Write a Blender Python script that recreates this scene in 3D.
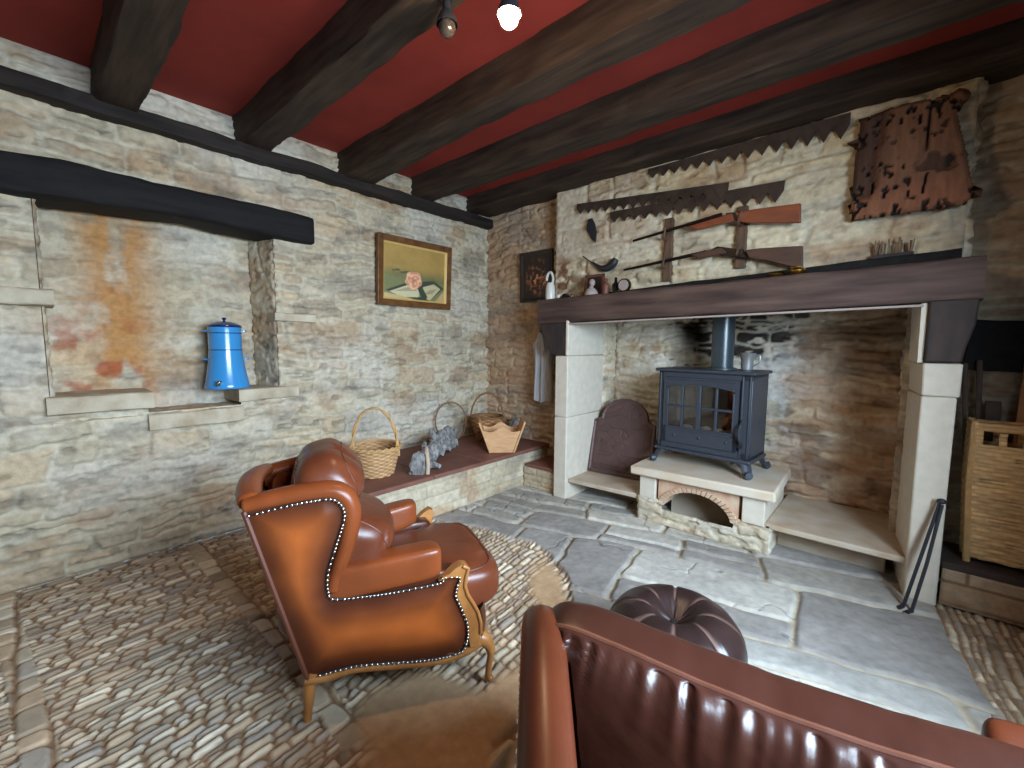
import bpy, bmesh, math, random
import numpy as np
from mathutils import Vector, Matrix

R = math.radians
scene = bpy.context.scene
for o in list(bpy.data.objects):
    bpy.data.objects.remove(o)

# ------------------------------------------------------------------ camera, light, exposure
F_PX = 432.0                      # focal length in pixels of the 1024x768 frame
CAM = np.array([3.829, -3.830, 1.5])
def _axes():
    a = np.array([25 - 512, 340 - 384, F_PX]); a /= np.linalg.norm(a)
    b = np.array([900 - 512, 346 - 384, F_PX]); b -= a * (a @ b); b /= np.linalg.norm(b)
    X = -a; Y = b; Z = np.cross(X, Y)
    return np.stack([X, Y, Z])
RAX = _axes()
cam_d = bpy.data.cameras.new('camera')
cam = bpy.data.objects.new('camera', cam_d)
scene.collection.objects.link(cam)
cam_d.sensor_fit = 'HORIZONTAL'; cam_d.sensor_width = 36.0
cam_d.lens = F_PX / 1024 * 36.0
cam_d.clip_start = 0.02
m = Matrix.Identity(4)
for i in range(3):
    m[i][0] = RAX[i][0]; m[i][1] = -RAX[i][1]; m[i][2] = -RAX[i][2]; m[i][3] = CAM[i]
cam.matrix_world = m
scene.camera = cam

scene.view_settings.view_transform = 'Standard'
scene.view_settings.look = 'None'
scene.view_settings.gamma = 1.0
scene.view_settings.use_curve_mapping = False
scene.view_settings.exposure = 0.0
try:
    scene.cycles.max_bounces = 8
    scene.cycles.diffuse_bounces = 5
    scene.cycles.use_denoising = True
    scene.cycles.sample_clamp_indirect = 6.0
except Exception:
    pass

world = bpy.data.worlds.new('world'); scene.world = world
world.use_nodes = True
wb = world.node_tree.nodes['Background']
wb.inputs[0].default_value = (0.62, 0.78, 1.0, 1); wb.inputs[1].default_value = 0.4

# daylight that falls through the window of the right-hand wall
ld = bpy.data.lights.new('window_daylight', 'AREA')
ld.shape = 'RECTANGLE'; ld.size = 2.2; ld.size_y = 1.4
ld.energy = 590.0; ld.color = (0.62, 0.80, 1.0)
lo = bpy.data.objects.new('window_daylight', ld); scene.collection.objects.link(lo)
lo.location = (5.45, -2.80, 1.88)
lo.rotation_euler = Vector((-1, 0, -.85)).to_track_quat('-Z', 'Y').to_euler()
BULB_STRENGTH = 700.0

# ------------------------------------------------------------------ small numeric helpers
def lin(r, g, b):
    def f(v):
        v /= 255.0
        return v / 12.92 if v <= 0.04045 else ((v + 0.055) / 1.055) ** 2.4
    return (f(r), f(g), f(b))
def nlin(*cols): return np.array([lin(*c) for c in cols])
def ray(u, v): return RAX @ np.array([u - 512, v - 384, F_PX])
def at_y(u, v, y):
    d = ray(u, v); return CAM + d * ((y - CAM[1]) / d[1])
def at_x(u, v, x):
    d = ray(u, v); return CAM + d * ((x - CAM[0]) / d[0])
def at_z(u, v, z):
    d = ray(u, v); return CAM + d * ((z - CAM[2]) / d[2])

def h2(ix, iy, seed):
    ix = np.asarray(ix).astype(np.int64); iy = np.asarray(iy).astype(np.int64)
    h = (ix * 374761393 + iy * 668265263 + seed * 974634777) & 0xffffffff
    h = ((h ^ (h >> 13)) * 1274126177) & 0xffffffff
    h = ((h ^ (h >> 16)) * 2246822519) & 0xffffffff
    h = h ^ (h >> 15)
    return (h & 0xffffff) / float(0x1000000)
def vnoise(x, y, seed=0):
    x = np.asarray(x, float); y = np.asarray(y, float)
    ix = np.floor(x); iy = np.floor(y); fx = x - ix; fy = y - iy
    fx = fx * fx * (3 - 2 * fx); fy = fy * fy * (3 - 2 * fy)
    a = h2(ix, iy, seed); b = h2(ix + 1, iy, seed); c = h2(ix, iy + 1, seed); d = h2(ix + 1, iy + 1, seed)
    return (a * (1 - fx) + b * fx) * (1 - fy) + (c * (1 - fx) + d * fx) * fy
def fbm(x, y, seed=0, octv=4):
    s = 0; a = 0.5; t = 0
    for k in range(octv):
        s = s + a * vnoise(x * 2 ** k, y * 2 ** k, seed + 17 * k); t += a; a *= 0.5
    return s / t
def sstep(a, b, x):
    t = np.clip((x - a) / (b - a), 0, 1); return t * t * (3 - 2 * t)
def mixc(a, b, t):
    return a + (b - a) * np.asarray(t)[..., None]

def courses(U, V, seed, rh, ln, split=0.4, warp=0.02, r=0.03, wf=2.2):
    """rows of irregular stones: distance-to-edge e (0 in the joint), id in 0..1 per stone"""
    rng = np.random.RandomState(seed)
    Uw = U + warp * 1.6 * (fbm(U * wf, V * wf, seed + 1, 3) - .5) * 2 + .3 * warp * (vnoise(U * wf * 7, V * wf * 7, seed + 4) - .5)
    Vw = V + warp * (fbm(U * wf, V * wf, seed + 2, 3) - .5) * 2 + .3 * warp * (vnoise(U * wf * 7, V * wf * 7, seed + 5) - .5)
    lo_, hi_ = V.min() - .4, V.max() + .4
    edges = [lo_]
    while edges[-1] < hi_: edges.append(edges[-1] + rh * (0.6 + 0.8 * rng.rand()))
    edges = np.array(edges)
    ri = np.clip(np.searchsorted(edges, Vw) - 1, 0, len(edges) - 2)
    v0 = edges[ri]; v1 = edges[ri + 1]
    b0 = np.zeros_like(U); b1 = np.zeros_like(U); k = np.zeros(U.shape, np.int64)
    ulo, uhi = U.min() - .6, U.max() + .6
    for row in np.unique(ri):
        sel = ri == row
        n = int((uhi - ulo) / (ln * .4)) + 4
        br = ulo + np.concatenate([[0], np.cumsum(ln * (0.5 + 1.0 * rng.rand(n)))]) - rng.rand() * ln
        kk = np.clip(np.searchsorted(br, Uw[sel]) - 1, 0, len(br) - 2)
        b0[sel] = br[kk]; b1[sel] = br[kk + 1]; k[sel] = kk
    rid = h2(ri, k, seed + 3)
    if split > 0:
        sp = h2(ri, k, seed + 11) < split
        mid = v0 + (v1 - v0) * (0.35 + 0.3 * h2(ri, k, seed + 12))
        up = sp & (Vw > mid); dn = sp & ~up
        v0 = np.where(up, mid, v0); v1 = np.where(dn, mid, v1)
        rid = np.where(up, h2(ri, k, seed + 13), rid)
    du = np.minimum(Uw - b0, b1 - Uw); dv = np.minimum(Vw - v0, v1 - Vw)
    e = r - np.hypot(np.maximum(r - du, 0), np.maximum(r - dv, 0))
    return e, rid

# ------------------------------------------------------------------ mesh helpers
COL = scene.collection
def link(name, me, mat, parent=None):
    o = bpy.data.objects.new(name, me); COL.objects.link(o)
    if mat is not None and len(me.materials) == 0: me.materials.append(mat)
    if parent is not None: o.parent = parent
    return o

class Grid:
    """collects displaced grids, builds one mesh with a colour attribute"""
    def __init__(s): s.v = []; s.f = []; s.c = []; s.n = 0
    def panel(s, O, Uv, Vv, w, h, res, fn, mask=None, fade=0.02, N=None):
        O = np.array(O, float); Uv = np.array(Uv, float); Vv = np.array(Vv, float)
        nu = max(2, int(round(w / res)) + 1); nv = max(2, int(round(h / res)) + 1)
        u = np.linspace(0, w, nu); v = np.linspace(0, h, nv)
        U, V = np.meshgrid(u, v)
        hgt, col = fn(U, V)
        if fade:
            d = np.minimum(np.minimum(U, w - U), np.minimum(V, h - V))
            hgt = hgt * np.clip(d / fade, 0, 1)
        Nn = np.cross(Uv, Vv) if N is None else np.array(N, float)
        P = O + U[..., None] * Uv + V[..., None] * Vv + hgt[..., None] * Nn
        idx = np.arange(nu * nv).reshape(nv, nu) + s.n
        q = np.stack([idx[:-1, :-1], idx[:-1, 1:], idx[1:, 1:], idx[1:, :-1]], -1)
        if mask is not None:
            mk = mask(U, V)
            keep = ~(mk[:-1, :-1] | mk[1:, 1:] | mk[:-1, 1:] | mk[1:, :-1])
            q = q[keep]
        s.v.append(P.reshape(-1, 3)); s.c.append(np.broadcast_to(col, U.shape + (3,)).reshape(-1, 3)); s.f.append(q.reshape(-1, 4)); s.n += nu * nv
        return s
    def surf(s, P, col, wrap_u=False):
        """a free grid of points P[nv,nu,3]"""
        nv, nu = P.shape[:2]
        idx = np.arange(nu * nv).reshape(nv, nu) + s.n
        if wrap_u: idx = np.concatenate([idx, idx[:, :1]], 1)
        q = np.stack([idx[:-1, :-1], idx[:-1, 1:], idx[1:, 1:], idx[1:, :-1]], -1)
        s.v.append(P.reshape(-1, 3)); s.c.append(np.broadcast_to(np.asarray(col, float), P.shape).reshape(-1, 3)); s.f.append(q.reshape(-1, 4)); s.n += nu * nv
        return s
    def build(s, name, mat, parent=None, smooth=True):
        v = np.concatenate(s.v).astype(np.float32); f = np.concatenate(s.f).astype(np.int32); c = np.concatenate(s.c)
        used = np.unique(f); remap = np.full(len(v), -1, np.int32); remap[used] = np.arange(len(used))
        v = v[used]; c = c[used]; f = remap[f]
        me = bpy.data.meshes.new(name)
        me.vertices.add(len(v)); me.vertices.foreach_set('co', v.ravel())
        me.loops.add(f.size); me.loops.foreach_set('vertex_index', f.ravel())
        me.polygons.add(len(f)); me.polygons.foreach_set('loop_start', np.arange(0, f.size, 4, dtype=np.int32))
        me.polygons.foreach_set('use_smooth', np.full(len(f), smooth))
        me.update(calc_edges=True); me.validate()
        ca = me.color_attributes.new('Col', 'FLOAT_COLOR', 'POINT')
        rgba = np.ones((len(v), 4), np.float32); rgba[:, :3] = c
        ca.data.foreach_set('color', rgba.ravel())
        return link(name, me, mat, parent)

class MB:
    """collects simple solids and builds one mesh"""
    def __init__(s): s.v = []; s.f = []
    def add(s, vs, fs):
        n = len(s.v); s.v += [tuple(map(float, p)) for p in vs]; s.f += [tuple(i + n for i in f) for f in fs]; return s
    def box(s, a, b, M=None):
        x0, y0, z0 = a; x1, y1, z1 = b
        vs = [(x0, y0, z0), (x1, y0, z0), (x1, y1, z0), (x0, y1, z0), (x0, y0, z1), (x1, y0, z1), (x1, y1, z1), (x0, y1, z1)]
        if M is not None: vs = [tuple(M @ Vector(p)) for p in vs]
        return s.add(vs, [(0, 3, 2, 1), (4, 5, 6, 7), (0, 1, 5, 4), (1, 2, 6, 5), (2, 3, 7, 6), (3, 0, 4, 7)])
    def hexa(s, lo4, hi4):
        return s.add(list(lo4) + list(hi4), [(0, 3, 2, 1), (4, 5, 6, 7), (0, 1, 5, 4), (1, 2, 6, 5), (2, 3, 7, 6), (3, 0, 4, 7)])
    def tube(s, path, rad, seg=10, closed=False, flat=None):
        """path of points; rad number or list; flat=(k, axis) squashes the section along axis"""
        P = [Vector(p) for p in path]; n = len(P)
        if not hasattr(rad, '__len__'): rad = [rad] * n
        vs = []; up = None
        for i in range(n):
            if closed: t = (P[(i + 1) % n] - P[i - 1])
            else: t = P[min(i + 1, n - 1)] - P[max(i - 1, 0)]
            if t.length < 1e-9: t = Vector((0, 0, 1))
            t.normalize()
            if up is None:
                up = Vector((0, 0, 1)) if abs(t.z) < .9 else Vector((1, 0, 0))
            sd = t.cross(up)
            if sd.length < 1e-6: sd = t.cross(Vector((0, 1, 0)))
            sd.normalize(); up = sd.cross(t).normalized()
            for k in range(seg):
                a = 2 * math.pi * k / seg
                off = (sd * math.cos(a) + up * math.sin(a)) * rad[i]
                if flat is not None:
                    ax = Vector(flat[1]).normalized(); off = off - ax * off.dot(ax) * (1 - flat[0])
                vs.append(P[i] + off)
        fs = []
        for i in range(n if closed else n - 1):
            for k in range(seg):
                a = i * seg + k; b = i * seg + (k + 1) % seg; j = (i + 1) % n
                fs.append((a, b, j * seg + (k + 1) % seg, j * seg + k))
        if not closed:
            fs.append(tuple(range(seg))[::-1]); fs.append(tuple((n - 1) * seg + k for k in range(seg)))
        return s.add(vs, fs)
    def lathe(s, prof, seg=28, c=(0, 0, 0), axis='z', cap=True):
        vs = []; fs = []; n = len(prof)
        for (r, z) in prof:
            for k in range(seg):
                a = 2 * math.pi * k / seg; x, y = r * math.cos(a), r * math.sin(a)
                p = (x, y, z) if axis == 'z' else ((x, z, y) if axis == 'y' else (z, x, y))
                vs.append((p[0] + c[0], p[1] + c[1], p[2] + c[2]))
        for i in range(n - 1):
            for k in range(seg):
                fs.append((i * seg + k, i * seg + (k + 1) % seg, (i + 1) * seg + (k + 1) % seg, (i + 1) * seg + k))
        if cap:
            fs.append(tuple(range(seg))[::-1]); fs.append(tuple((n - 1) * seg + k for k in range(seg)))
        return s.add(vs, fs)
    def prism(s, pts, dvec):
        """closed outline of 3-D points swept by dvec"""
        n = len(pts); d = Vector(dvec); a = [Vector(p) for p in pts]; b = [p + d for p in a]
        fs = [tuple(range(n))[::-1], tuple(range(n, 2 * n))]
        for i in range(n): fs.append((i, (i + 1) % n, n + (i + 1) % n, n + i))
        return s.add(a + b, fs)
    def ball(s, c, r, seg=16, sc=(1, 1, 1)):
        vs = []; fs = []
        rings = max(6, seg // 2)
        for i in range(1, rings):
            t = math.pi * i / rings
            for k in range(seg):
                a = 2 * math.pi * k / seg
                vs.append((c[0] + r * sc[0] * math.sin(t) * math.cos(a), c[1] + r * sc[1] * math.sin(t) * math.sin(a), c[2] + r * sc[2] * math.cos(t)))
        n = len(vs); vs += [(c[0], c[1], c[2] + r * sc[2]), (c[0], c[1], c[2] - r * sc[2])]
        for i in range(rings - 2):
            for k in range(seg):
                fs.append((i * seg + k, (i + 1) * seg + k, (i + 1) * seg + (k + 1) % seg, i * seg + (k + 1) % seg))
        for k in range(seg):
            fs.append((n, k, (k + 1) % seg)); j = (rings - 2) * seg
            fs.append((n + 1, j + (k + 1) % seg, j + k))
        return s.add(vs, fs)
    def build(s, name, mat, parent=None, bevel=0, smooth=True, angle=40, sub=0, tri=False):
        me = bpy.data.meshes.new(name); me.from_pydata(s.v, [], s.f); me.validate()
        bm = bmesh.new(); bm.from_mesh(me); bmesh.ops.recalc_face_normals(bm, faces=bm.faces[:])
        if tri: bmesh.ops.triangulate(bm, faces=[f for f in bm.faces if len(f.verts) > 4])
        bm.to_mesh(me); bm.free()
        if smooth:
            me.polygons.foreach_set('use_smooth', [True] * len(me.polygons))
            me.set_sharp_from_angle(angle=R(angle))
        o = link(name, me, mat, parent)
        if bevel:
            b = o.modifiers.new('bevel', 'BEVEL'); b.width = bevel; b.segments = 2; b.limit_method = 'ANGLE'; b.angle_limit = R(35)
        if sub:
            b = o.modifiers.new('sub', 'SUBSURF'); b.levels = sub; b.render_levels = sub
        return o

def hewn(P0, P1, hw, hh, seed=0, amp=0.012, n=40, taper=None, wob=0.01, rnd=0.25):
    """an adze-hewn timber from P0 to P1: half width hw (horizontal), half height hh; returns MB"""
    P0 = Vector(P0); P1 = Vector(P1); d = (P1 - P0); L = d.length; d.normalize()
    sd = d.cross(Vector((0, 0, 1))).normalized(); up = sd.cross(d).normalized()
    K = 20; base = []
    for k in range(K):
        a = 2 * math.pi * (k + .5) / K
        ca, sa = math.cos(a), math.sin(a)
        e = rnd
        base.append((math.copysign(abs(ca) ** e, ca), math.copysign(abs(sa) ** e, sa)))
    vs = []; fs = []
    for i in range(n + 1):
        t = i / n; sc = taper(t) if taper else (1, 1, 0, 0)
        wx = (float(fbm(np.array(t * L * 1.3), np.array(seed * 3.1), seed)) - .5) * 2 * wob
        wz = (float(fbm(np.array(t * L * 1.3), np.array(seed * 7.7), seed + 5)) - .5) * 2 * wob
        for k, (cx, cz) in enumerate(base):
            nz = (float(fbm(np.array(t * L * 5), np.array(k * .45), seed + 9)) - .5) * 2 * amp
            p = P0 + d * (t * L) + sd * (cx * (hw * sc[0] + nz) + wx + sc[2]) + up * (cz * (hh * sc[1] + nz) + wz + sc[3])
            vs.append(p)
    for i in range(n):
        for k in range(K):
            fs.append((i * K + k, i * K + (k + 1) % K, (i + 1) * K + (k + 1) % K, (i + 1) * K + k))
    fs.append(tuple(range(K))[::-1]); fs.append(tuple(n * K + k for k in range(K)))
    return MB().add(vs, fs)

def spow(x, e): return np.sign(x) * np.abs(x) ** e
def cushion_pts(a, b, c, e1=.5, e2=.6, nu=72, nv=36):
    """outline in x/z (half sizes a, c), thickness b along y"""
    u = np.linspace(0, 2 * np.pi, nu, endpoint=False); v = np.linspace(-np.pi / 2, np.pi / 2, nv)
    U, V = np.meshgrid(u, v)
    cv = spow(np.cos(V), e2); n_ = 2 / e1
    rr = (np.abs(np.cos(U)) ** n_ + np.abs(np.sin(U)) ** n_) ** (-1 / n_)
    return U, V, np.stack([a * np.cos(U) * rr * cv, b * spow(np.sin(V), e2), c * np.sin(U) * rr * cv], -1)

def smooth_path(pts, n=6):
    """Catmull-Rom through points"""
    P = [np.array(p, float) for p in pts]; out = []
    for i in range(len(P) - 1):
        p0 = P[max(i - 1, 0)]; p1 = P[i]; p2 = P[i + 1]; p3 = P[min(i + 2, len(P) - 1)]
        for k in range(n):
            t = k / n
            out.append(.5 * ((2 * p1) + (-p0 + p2) * t + (2 * p0 - 5 * p1 + 4 * p2 - p3) * t * t + (-p0 + 3 * p1 - 3 * p2 + p3) * t ** 3))
    out.append(P[-1]); return out

def tag(o, label, cat, group=None, kind=None):
    o['label'] = label; o['category'] = cat
    if group: o['group'] = group
    if kind: o['kind'] = kind
    return o
def struct(o):
    o['kind'] = 'structure'; return o
def thing(name, label, cat, loc=(0, 0, 0), rz=0, group=None):
    o = bpy.data.objects.new(name, None); COL.objects.link(o)
    o.empty_display_size = .1
    o.location = loc; o.rotation_euler = (0, 0, rz)
    return tag(o, label, cat, group)

# ------------------------------------------------------------------ materials
def mat(name, col=None, rough=.6, metal=0, attr=False, var=.15, vscale=8, bump=0, bscale=40, stretch=(1, 1, 1), spec=.5,
        coat=0, emit=None, estr=0, detail=6, col2=None, dist=.004, wave=None):
    M = bpy.data.materials.new(name); M.use_nodes = True
    nt = M.node_tree; ns = nt.nodes; lk = nt.links; ns.clear()
    out = ns.new('ShaderNodeOutputMaterial'); p = ns.new('ShaderNodeBsdfPrincipled'); lk.new(p.outputs[0], out.inputs[0])
    p.inputs['Roughness'].default_value = rough; p.inputs['Metallic'].default_value = metal
    p.inputs['Specular IOR Level'].default_value = spec
    if coat: p.inputs['Coat Weight'].default_value = coat; p.inputs['Coat Roughness'].default_value = .25
    tc = ns.new('ShaderNodeTexCoord'); mp = ns.new('ShaderNodeMapping'); lk.new(tc.outputs['Object'], mp.inputs[0])
    mp.inputs['Scale'].default_value = stretch
    nz = ns.new('ShaderNodeTexNoise'); nz.inputs['Scale'].default_value = vscale; nz.inputs['Detail'].default_value = detail
    lk.new(mp.outputs[0], nz.inputs['Vector'])
    if attr:
        src = ns.new('ShaderNodeAttribute'); src.attribute_name = 'Col'; base = src.outputs['Color']
    else:
        src = ns.new('ShaderNodeRGB'); src.outputs[0].default_value = (*col, 1); base = src.outputs[0]
    mr = ns.new('ShaderNodeMapRange'); mr.inputs['From Min'].default_value = .3; mr.inputs['From Max'].default_value = .7
    lk.new(nz.outputs['Fac'], mr.inputs['Value'])
    if col2 is not None:
        mr.inputs['To Min'].default_value = 0; mr.inputs['To Max'].default_value = 1
        mx = ns.new('ShaderNodeMix'); mx.data_type = 'RGBA'
        lk.new(mr.outputs[0], mx.inputs[0]); lk.new(base, mx.inputs[6]); mx.inputs[7].default_value = (*col2, 1)
        lk.new(mx.outputs[2], p.inputs['Base Color'])
    elif var:
        mr.inputs['To Min'].default_value = 1 - var; mr.inputs['To Max'].default_value = 1 + var
        vm = ns.new('ShaderNodeVectorMath'); vm.operation = 'SCALE'
        lk.new(base, vm.inputs[0]); lk.new(mr.outputs[0], vm.inputs['Scale'])
        lk.new(vm.outputs[0], p.inputs['Base Color'])
    else:
        lk.new(base, p.inputs['Base Color'])
    if bump:
        nb = ns.new('ShaderNodeTexNoise'); nb.inputs['Scale'].default_value = bscale; nb.inputs['Detail'].default_value = 5
        lk.new(mp.outputs[0], nb.inputs['Vector'])
        bp = ns.new('ShaderNodeBump'); bp.inputs['Strength'].default_value = bump; bp.inputs['Distance'].default_value = dist
        lk.new(nb.outputs['Fac'], bp.inputs['Height']); lk.new(bp.outputs[0], p.inputs['Normal'])
    if emit is not None:
        p.inputs['Emission Color'].default_value = (*emit, 1); p.inputs['Emission Strength'].default_value = estr
    return M

M = {}
M['stone'] = mat('rubble_stone', attr=True, rough=.92, var=.16, vscale=26, bump=.6, bscale=70, spec=.15, dist=.006)
M['floor'] = mat('floor_stone', attr=True, rough=.78, var=.12, vscale=22, bump=.5, bscale=60, spec=.3, dist=.004)
M['block'] = mat('dressed_stone', lin(208, 196, 178), rough=.85, var=.07, vscale=14, bump=.25, bscale=80, spec=.2)
M['sill'] = mat('sill_stone', lin(204, 190, 166), rough=.9, col2=lin(170, 152, 126), vscale=7, bump=.6, bscale=40, spec=.15, dist=.008)
M['slab'] = mat('hearth_slab', lin(198, 184, 166), rough=.8, col2=lin(176, 152, 126), vscale=5, bump=.25, bscale=50, spec=.25)
M['plaster'] = mat('plaster', lin(104, 88, 70), rough=.95, var=.08, vscale=3)
M['red'] = mat('red_ceiling_paint', lin(140, 52, 42), rough=.8, var=.12, vscale=3, spec=.2)
M['beam'] = mat('dark_oak', lin(74, 57, 44), rough=.75, col2=lin(40, 30, 24), vscale=9, stretch=(.25, 2.5, 2.5), bump=.5, bscale=30, spec=.3)
M['beamy'] = mat('dark_oak_rail', lin(50, 40, 34), rough=.75, col2=lin(26, 21, 19), vscale=9, stretch=(2.5, .25, 2.5), bump=.5, bscale=30, spec=.3)
M['lintel'] = mat('black_oak', lin(34, 30, 28), rough=.8, col2=lin(20, 18, 18), vscale=9, stretch=(2.5, .25, 2.5), bump=.5, bscale=30, spec=.25)
M['mantel'] = mat('mantel_oak', lin(98, 76, 66), rough=.7, col2=lin(58, 42, 38), vscale=7, stretch=(.3, 2.5, 2.5), bump=.45, bscale=30, spec=.3)
M['corbel'] = mat('corbel_oak', lin(66, 48, 40), rough=.75, col2=lin(36, 30, 30), vscale=8, stretch=(2, 2, .5), bump=.4, bscale=30)
M['tan'] = mat('tan_leather', attr=True, rough=.34, var=.12, vscale=7, bump=.12, bscale=120, spec=.34, coat=.06, dist=.002)
M['brown'] = mat('brown_leather', attr=True, rough=.33, var=.14, vscale=6, bump=.16, bscale=100, spec=.36, coat=.08, dist=.002)
M['show'] = mat('golden_walnut', lin(168, 112, 58), rough=.4, col2=lin(130, 80, 38), vscale=10, stretch=(1, 1, 1), bump=.1, spec=.5, coat=.1)
M['gimp'] = mat('black_trim', lin(28, 20, 18), rough=.6, var=0)
M['nail'] = mat('nickel_nail', lin(215, 210, 200), rough=.25, metal=1, var=0)
M['stitch'] = mat('stitching', lin(168, 120, 88), rough=.7, var=0)
M['iron'] = mat('stove_enamel', lin(58, 62, 70), rough=.42, var=.08, vscale=20, spec=.45, bump=.1, bscale=90)
M['irondark'] = mat('black_iron', lin(36, 38, 42), rough=.5, var=.15, vscale=15, spec=.5, bump=.2, bscale=60)
M['flue'] = mat('flue_pipe', lin(52, 62, 66), rough=.3, var=.05, vscale=6, spec=.6)
M['firebrick'] = mat('firebox', lin(92, 78, 70), rough=.9, var=.3, vscale=12)
M['ash'] = mat('ash', lin(200, 190, 180), rough=.95, var=.3, vscale=25, bump=.5, bscale=40)
M['rust'] = mat('rusty_iron', lin(76, 52, 48), rough=.6, col2=lin(52, 36, 36), vscale=12, bump=.3, bscale=60, metal=.2, spec=.5)
M['saw'] = mat('old_steel', lin(82, 66, 56), rough=.6, col2=lin(54, 42, 36), vscale=14, metal=.4, bump=.2, bscale=60)
M['worm'] = mat('wormy_wood', attr=True, rough=.85, var=.2, vscale=14, stretch=(3, 3, .6), bump=.5, bscale=40)
M['gunred'] = mat('red_walnut', lin(140, 70, 42), rough=.45, col2=lin(104, 48, 30), vscale=10, stretch=(.5, 3, 3))
M['gundark'] = mat('dark_walnut', lin(84, 56, 44), rough=.5, col2=lin(58, 38, 32), vscale=10, stretch=(.5, 3, 3))
M['gunmetal'] = mat('gun_metal', lin(40, 34, 32), rough=.4, metal=.7, var=.1)
M['rack'] = mat('rack_wood', lin(112, 84, 60), rough=.7, col2=lin(70, 50, 38), vscale=10, stretch=(3, 3, .5))
M['brass'] = mat('brass', lin(214, 176, 84), rough=.25, metal=1, var=.08)
M['blue'] = mat('blue_enamel', lin(58, 142, 200), rough=.16, var=.05, vscale=6, spec=.6, coat=.5)
M['bluedark'] = mat('blue_enamel_rim', lin(18, 42, 92), rough=.2, var=0, coat=.4)
M['wicker'] = mat('willow', attr=True, rough=.65, var=.14, vscale=40, spec=.3)
M['cane'] = mat('cane', lin(190, 146, 94), rough=.6, var=.15, vscale=30)
M['canedark'] = mat('dark_cane', lin(122, 84, 54), rough=.6, var=.2, vscale=30)
M['crate'] = mat('pale_board', lin(212, 164, 116), rough=.65, col2=lin(190, 140, 94), vscale=9, stretch=(1, 1, 4))
M['drift'] = mat('driftwood', lin(158, 154, 150), rough=.95, col2=lin(84, 78, 74), vscale=18, stretch=(2.5, 2.5, .7), bump=1.0, bscale=40, spec=.15, dist=.01)
M['driftface'] = mat('split_wood_face', lin(186, 160, 134), rough=.8, var=.12, vscale=18)
M['tile'] = mat('terracotta_slab', lin(132, 86, 70), rough=.62, col2=lin(106, 68, 58), vscale=5, bump=.2, bscale=40, spec=.35)
M['cloth'] = mat('grey_cloth', lin(184, 184, 186), rough=.95, var=.1, vscale=12, stretch=(3, 3, .4), bump=.2, bscale=60)
M['gilt'] = mat('gilt_frame', lin(132, 88, 48), rough=.38, col2=lin(96, 60, 34), vscale=16, metal=.25, spec=.5)
M['gold'] = mat('gilt_slip', lin(236, 198, 122), rough=.3, metal=.25, var=.08)
M['paint'] = mat('oil_paint', attr=True, rough=.5, var=.06, vscale=60, bump=.15, bscale=120)
M['darkframe'] = mat('dark_frame', lin(46, 34, 28), rough=.5, var=.15)
M['white'] = mat('white_china', lin(206, 200, 190), rough=.35, var=.05)
M['grey'] = mat('grey_plaster', lin(158, 142, 132), rough=.7, var=.1)
M['redwood'] = mat('reddish_wood', lin(106, 62, 48), rough=.55, var=.15)
M['darkglass'] = mat('dark_bottle', lin(26, 26, 24), rough=.12, var=0, spec=.6)
M['bristle'] = mat('dry_bristle', lin(126, 100, 76), rough=.9, var=.2, vscale=40)
M['board'] = mat('leaning_board', lin(166, 120, 80), rough=.6, col2=lin(136, 94, 60), vscale=8, stretch=(3, 3, .4))
M['soil'] = mat('handle_wood', lin(84, 66, 54), rough=.7, var=.2, vscale=20)
M['bulboff'] = mat('dead_bulb', lin(60, 54, 50), rough=.15, var=0, spec=.6)
M['bulb'] = mat('lit_bulb', lin(255, 240, 215), rough=.3, var=0, emit=(1.0, .70, .40), estr=BULB_STRENGTH)
M['winframe'] = mat('window_paint', lin(200, 195, 186), rough=.6, var=.05)
def glass_mat(name, tint=(1, 1, 1), refl=.18):
    G = bpy.data.materials.new(name); G.use_nodes = True
    nt = G.node_tree; ns = nt.nodes; lk = nt.links; ns.clear()
    o = ns.new('ShaderNodeOutputMaterial'); mx = ns.new('ShaderNodeMixShader')
    t = ns.new('ShaderNodeBsdfTransparent'); t.inputs[0].default_value = (*tint, 1)
    g = ns.new('ShaderNodeBsdfGlossy'); g.inputs['Roughness'].default_value = .04
    fr = ns.new('ShaderNodeLayerWeight'); pw = ns.new('ShaderNodeMath'); pw.operation = 'POWER'; pw.inputs[1].default_value = 5.0
    lk.new(fr.outputs['Facing'], pw.inputs[0])
    ad = ns.new('ShaderNodeMath'); ad.operation = 'ADD'; ad.inputs[1].default_value = refl + .03; ad.use_clamp = True
    lk.new(pw.outputs[0], ad.inputs[0]); lk.new(ad.outputs[0], mx.inputs[0]); lk.new(t.outputs[0], mx.inputs[1]); lk.new(g.outputs[0], mx.inputs[2]); lk.new(mx.outputs[0], o.inputs[0])
    return G
M['glass'] = glass_mat('stove_glass', (.75, .72, .7), .10)
M['window'] = glass_mat('window_glass', (.97, .98, .98), .0)
M['ballglass'] = glass_mat('ball_glass', (.75, .8, .76), .2)

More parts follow.
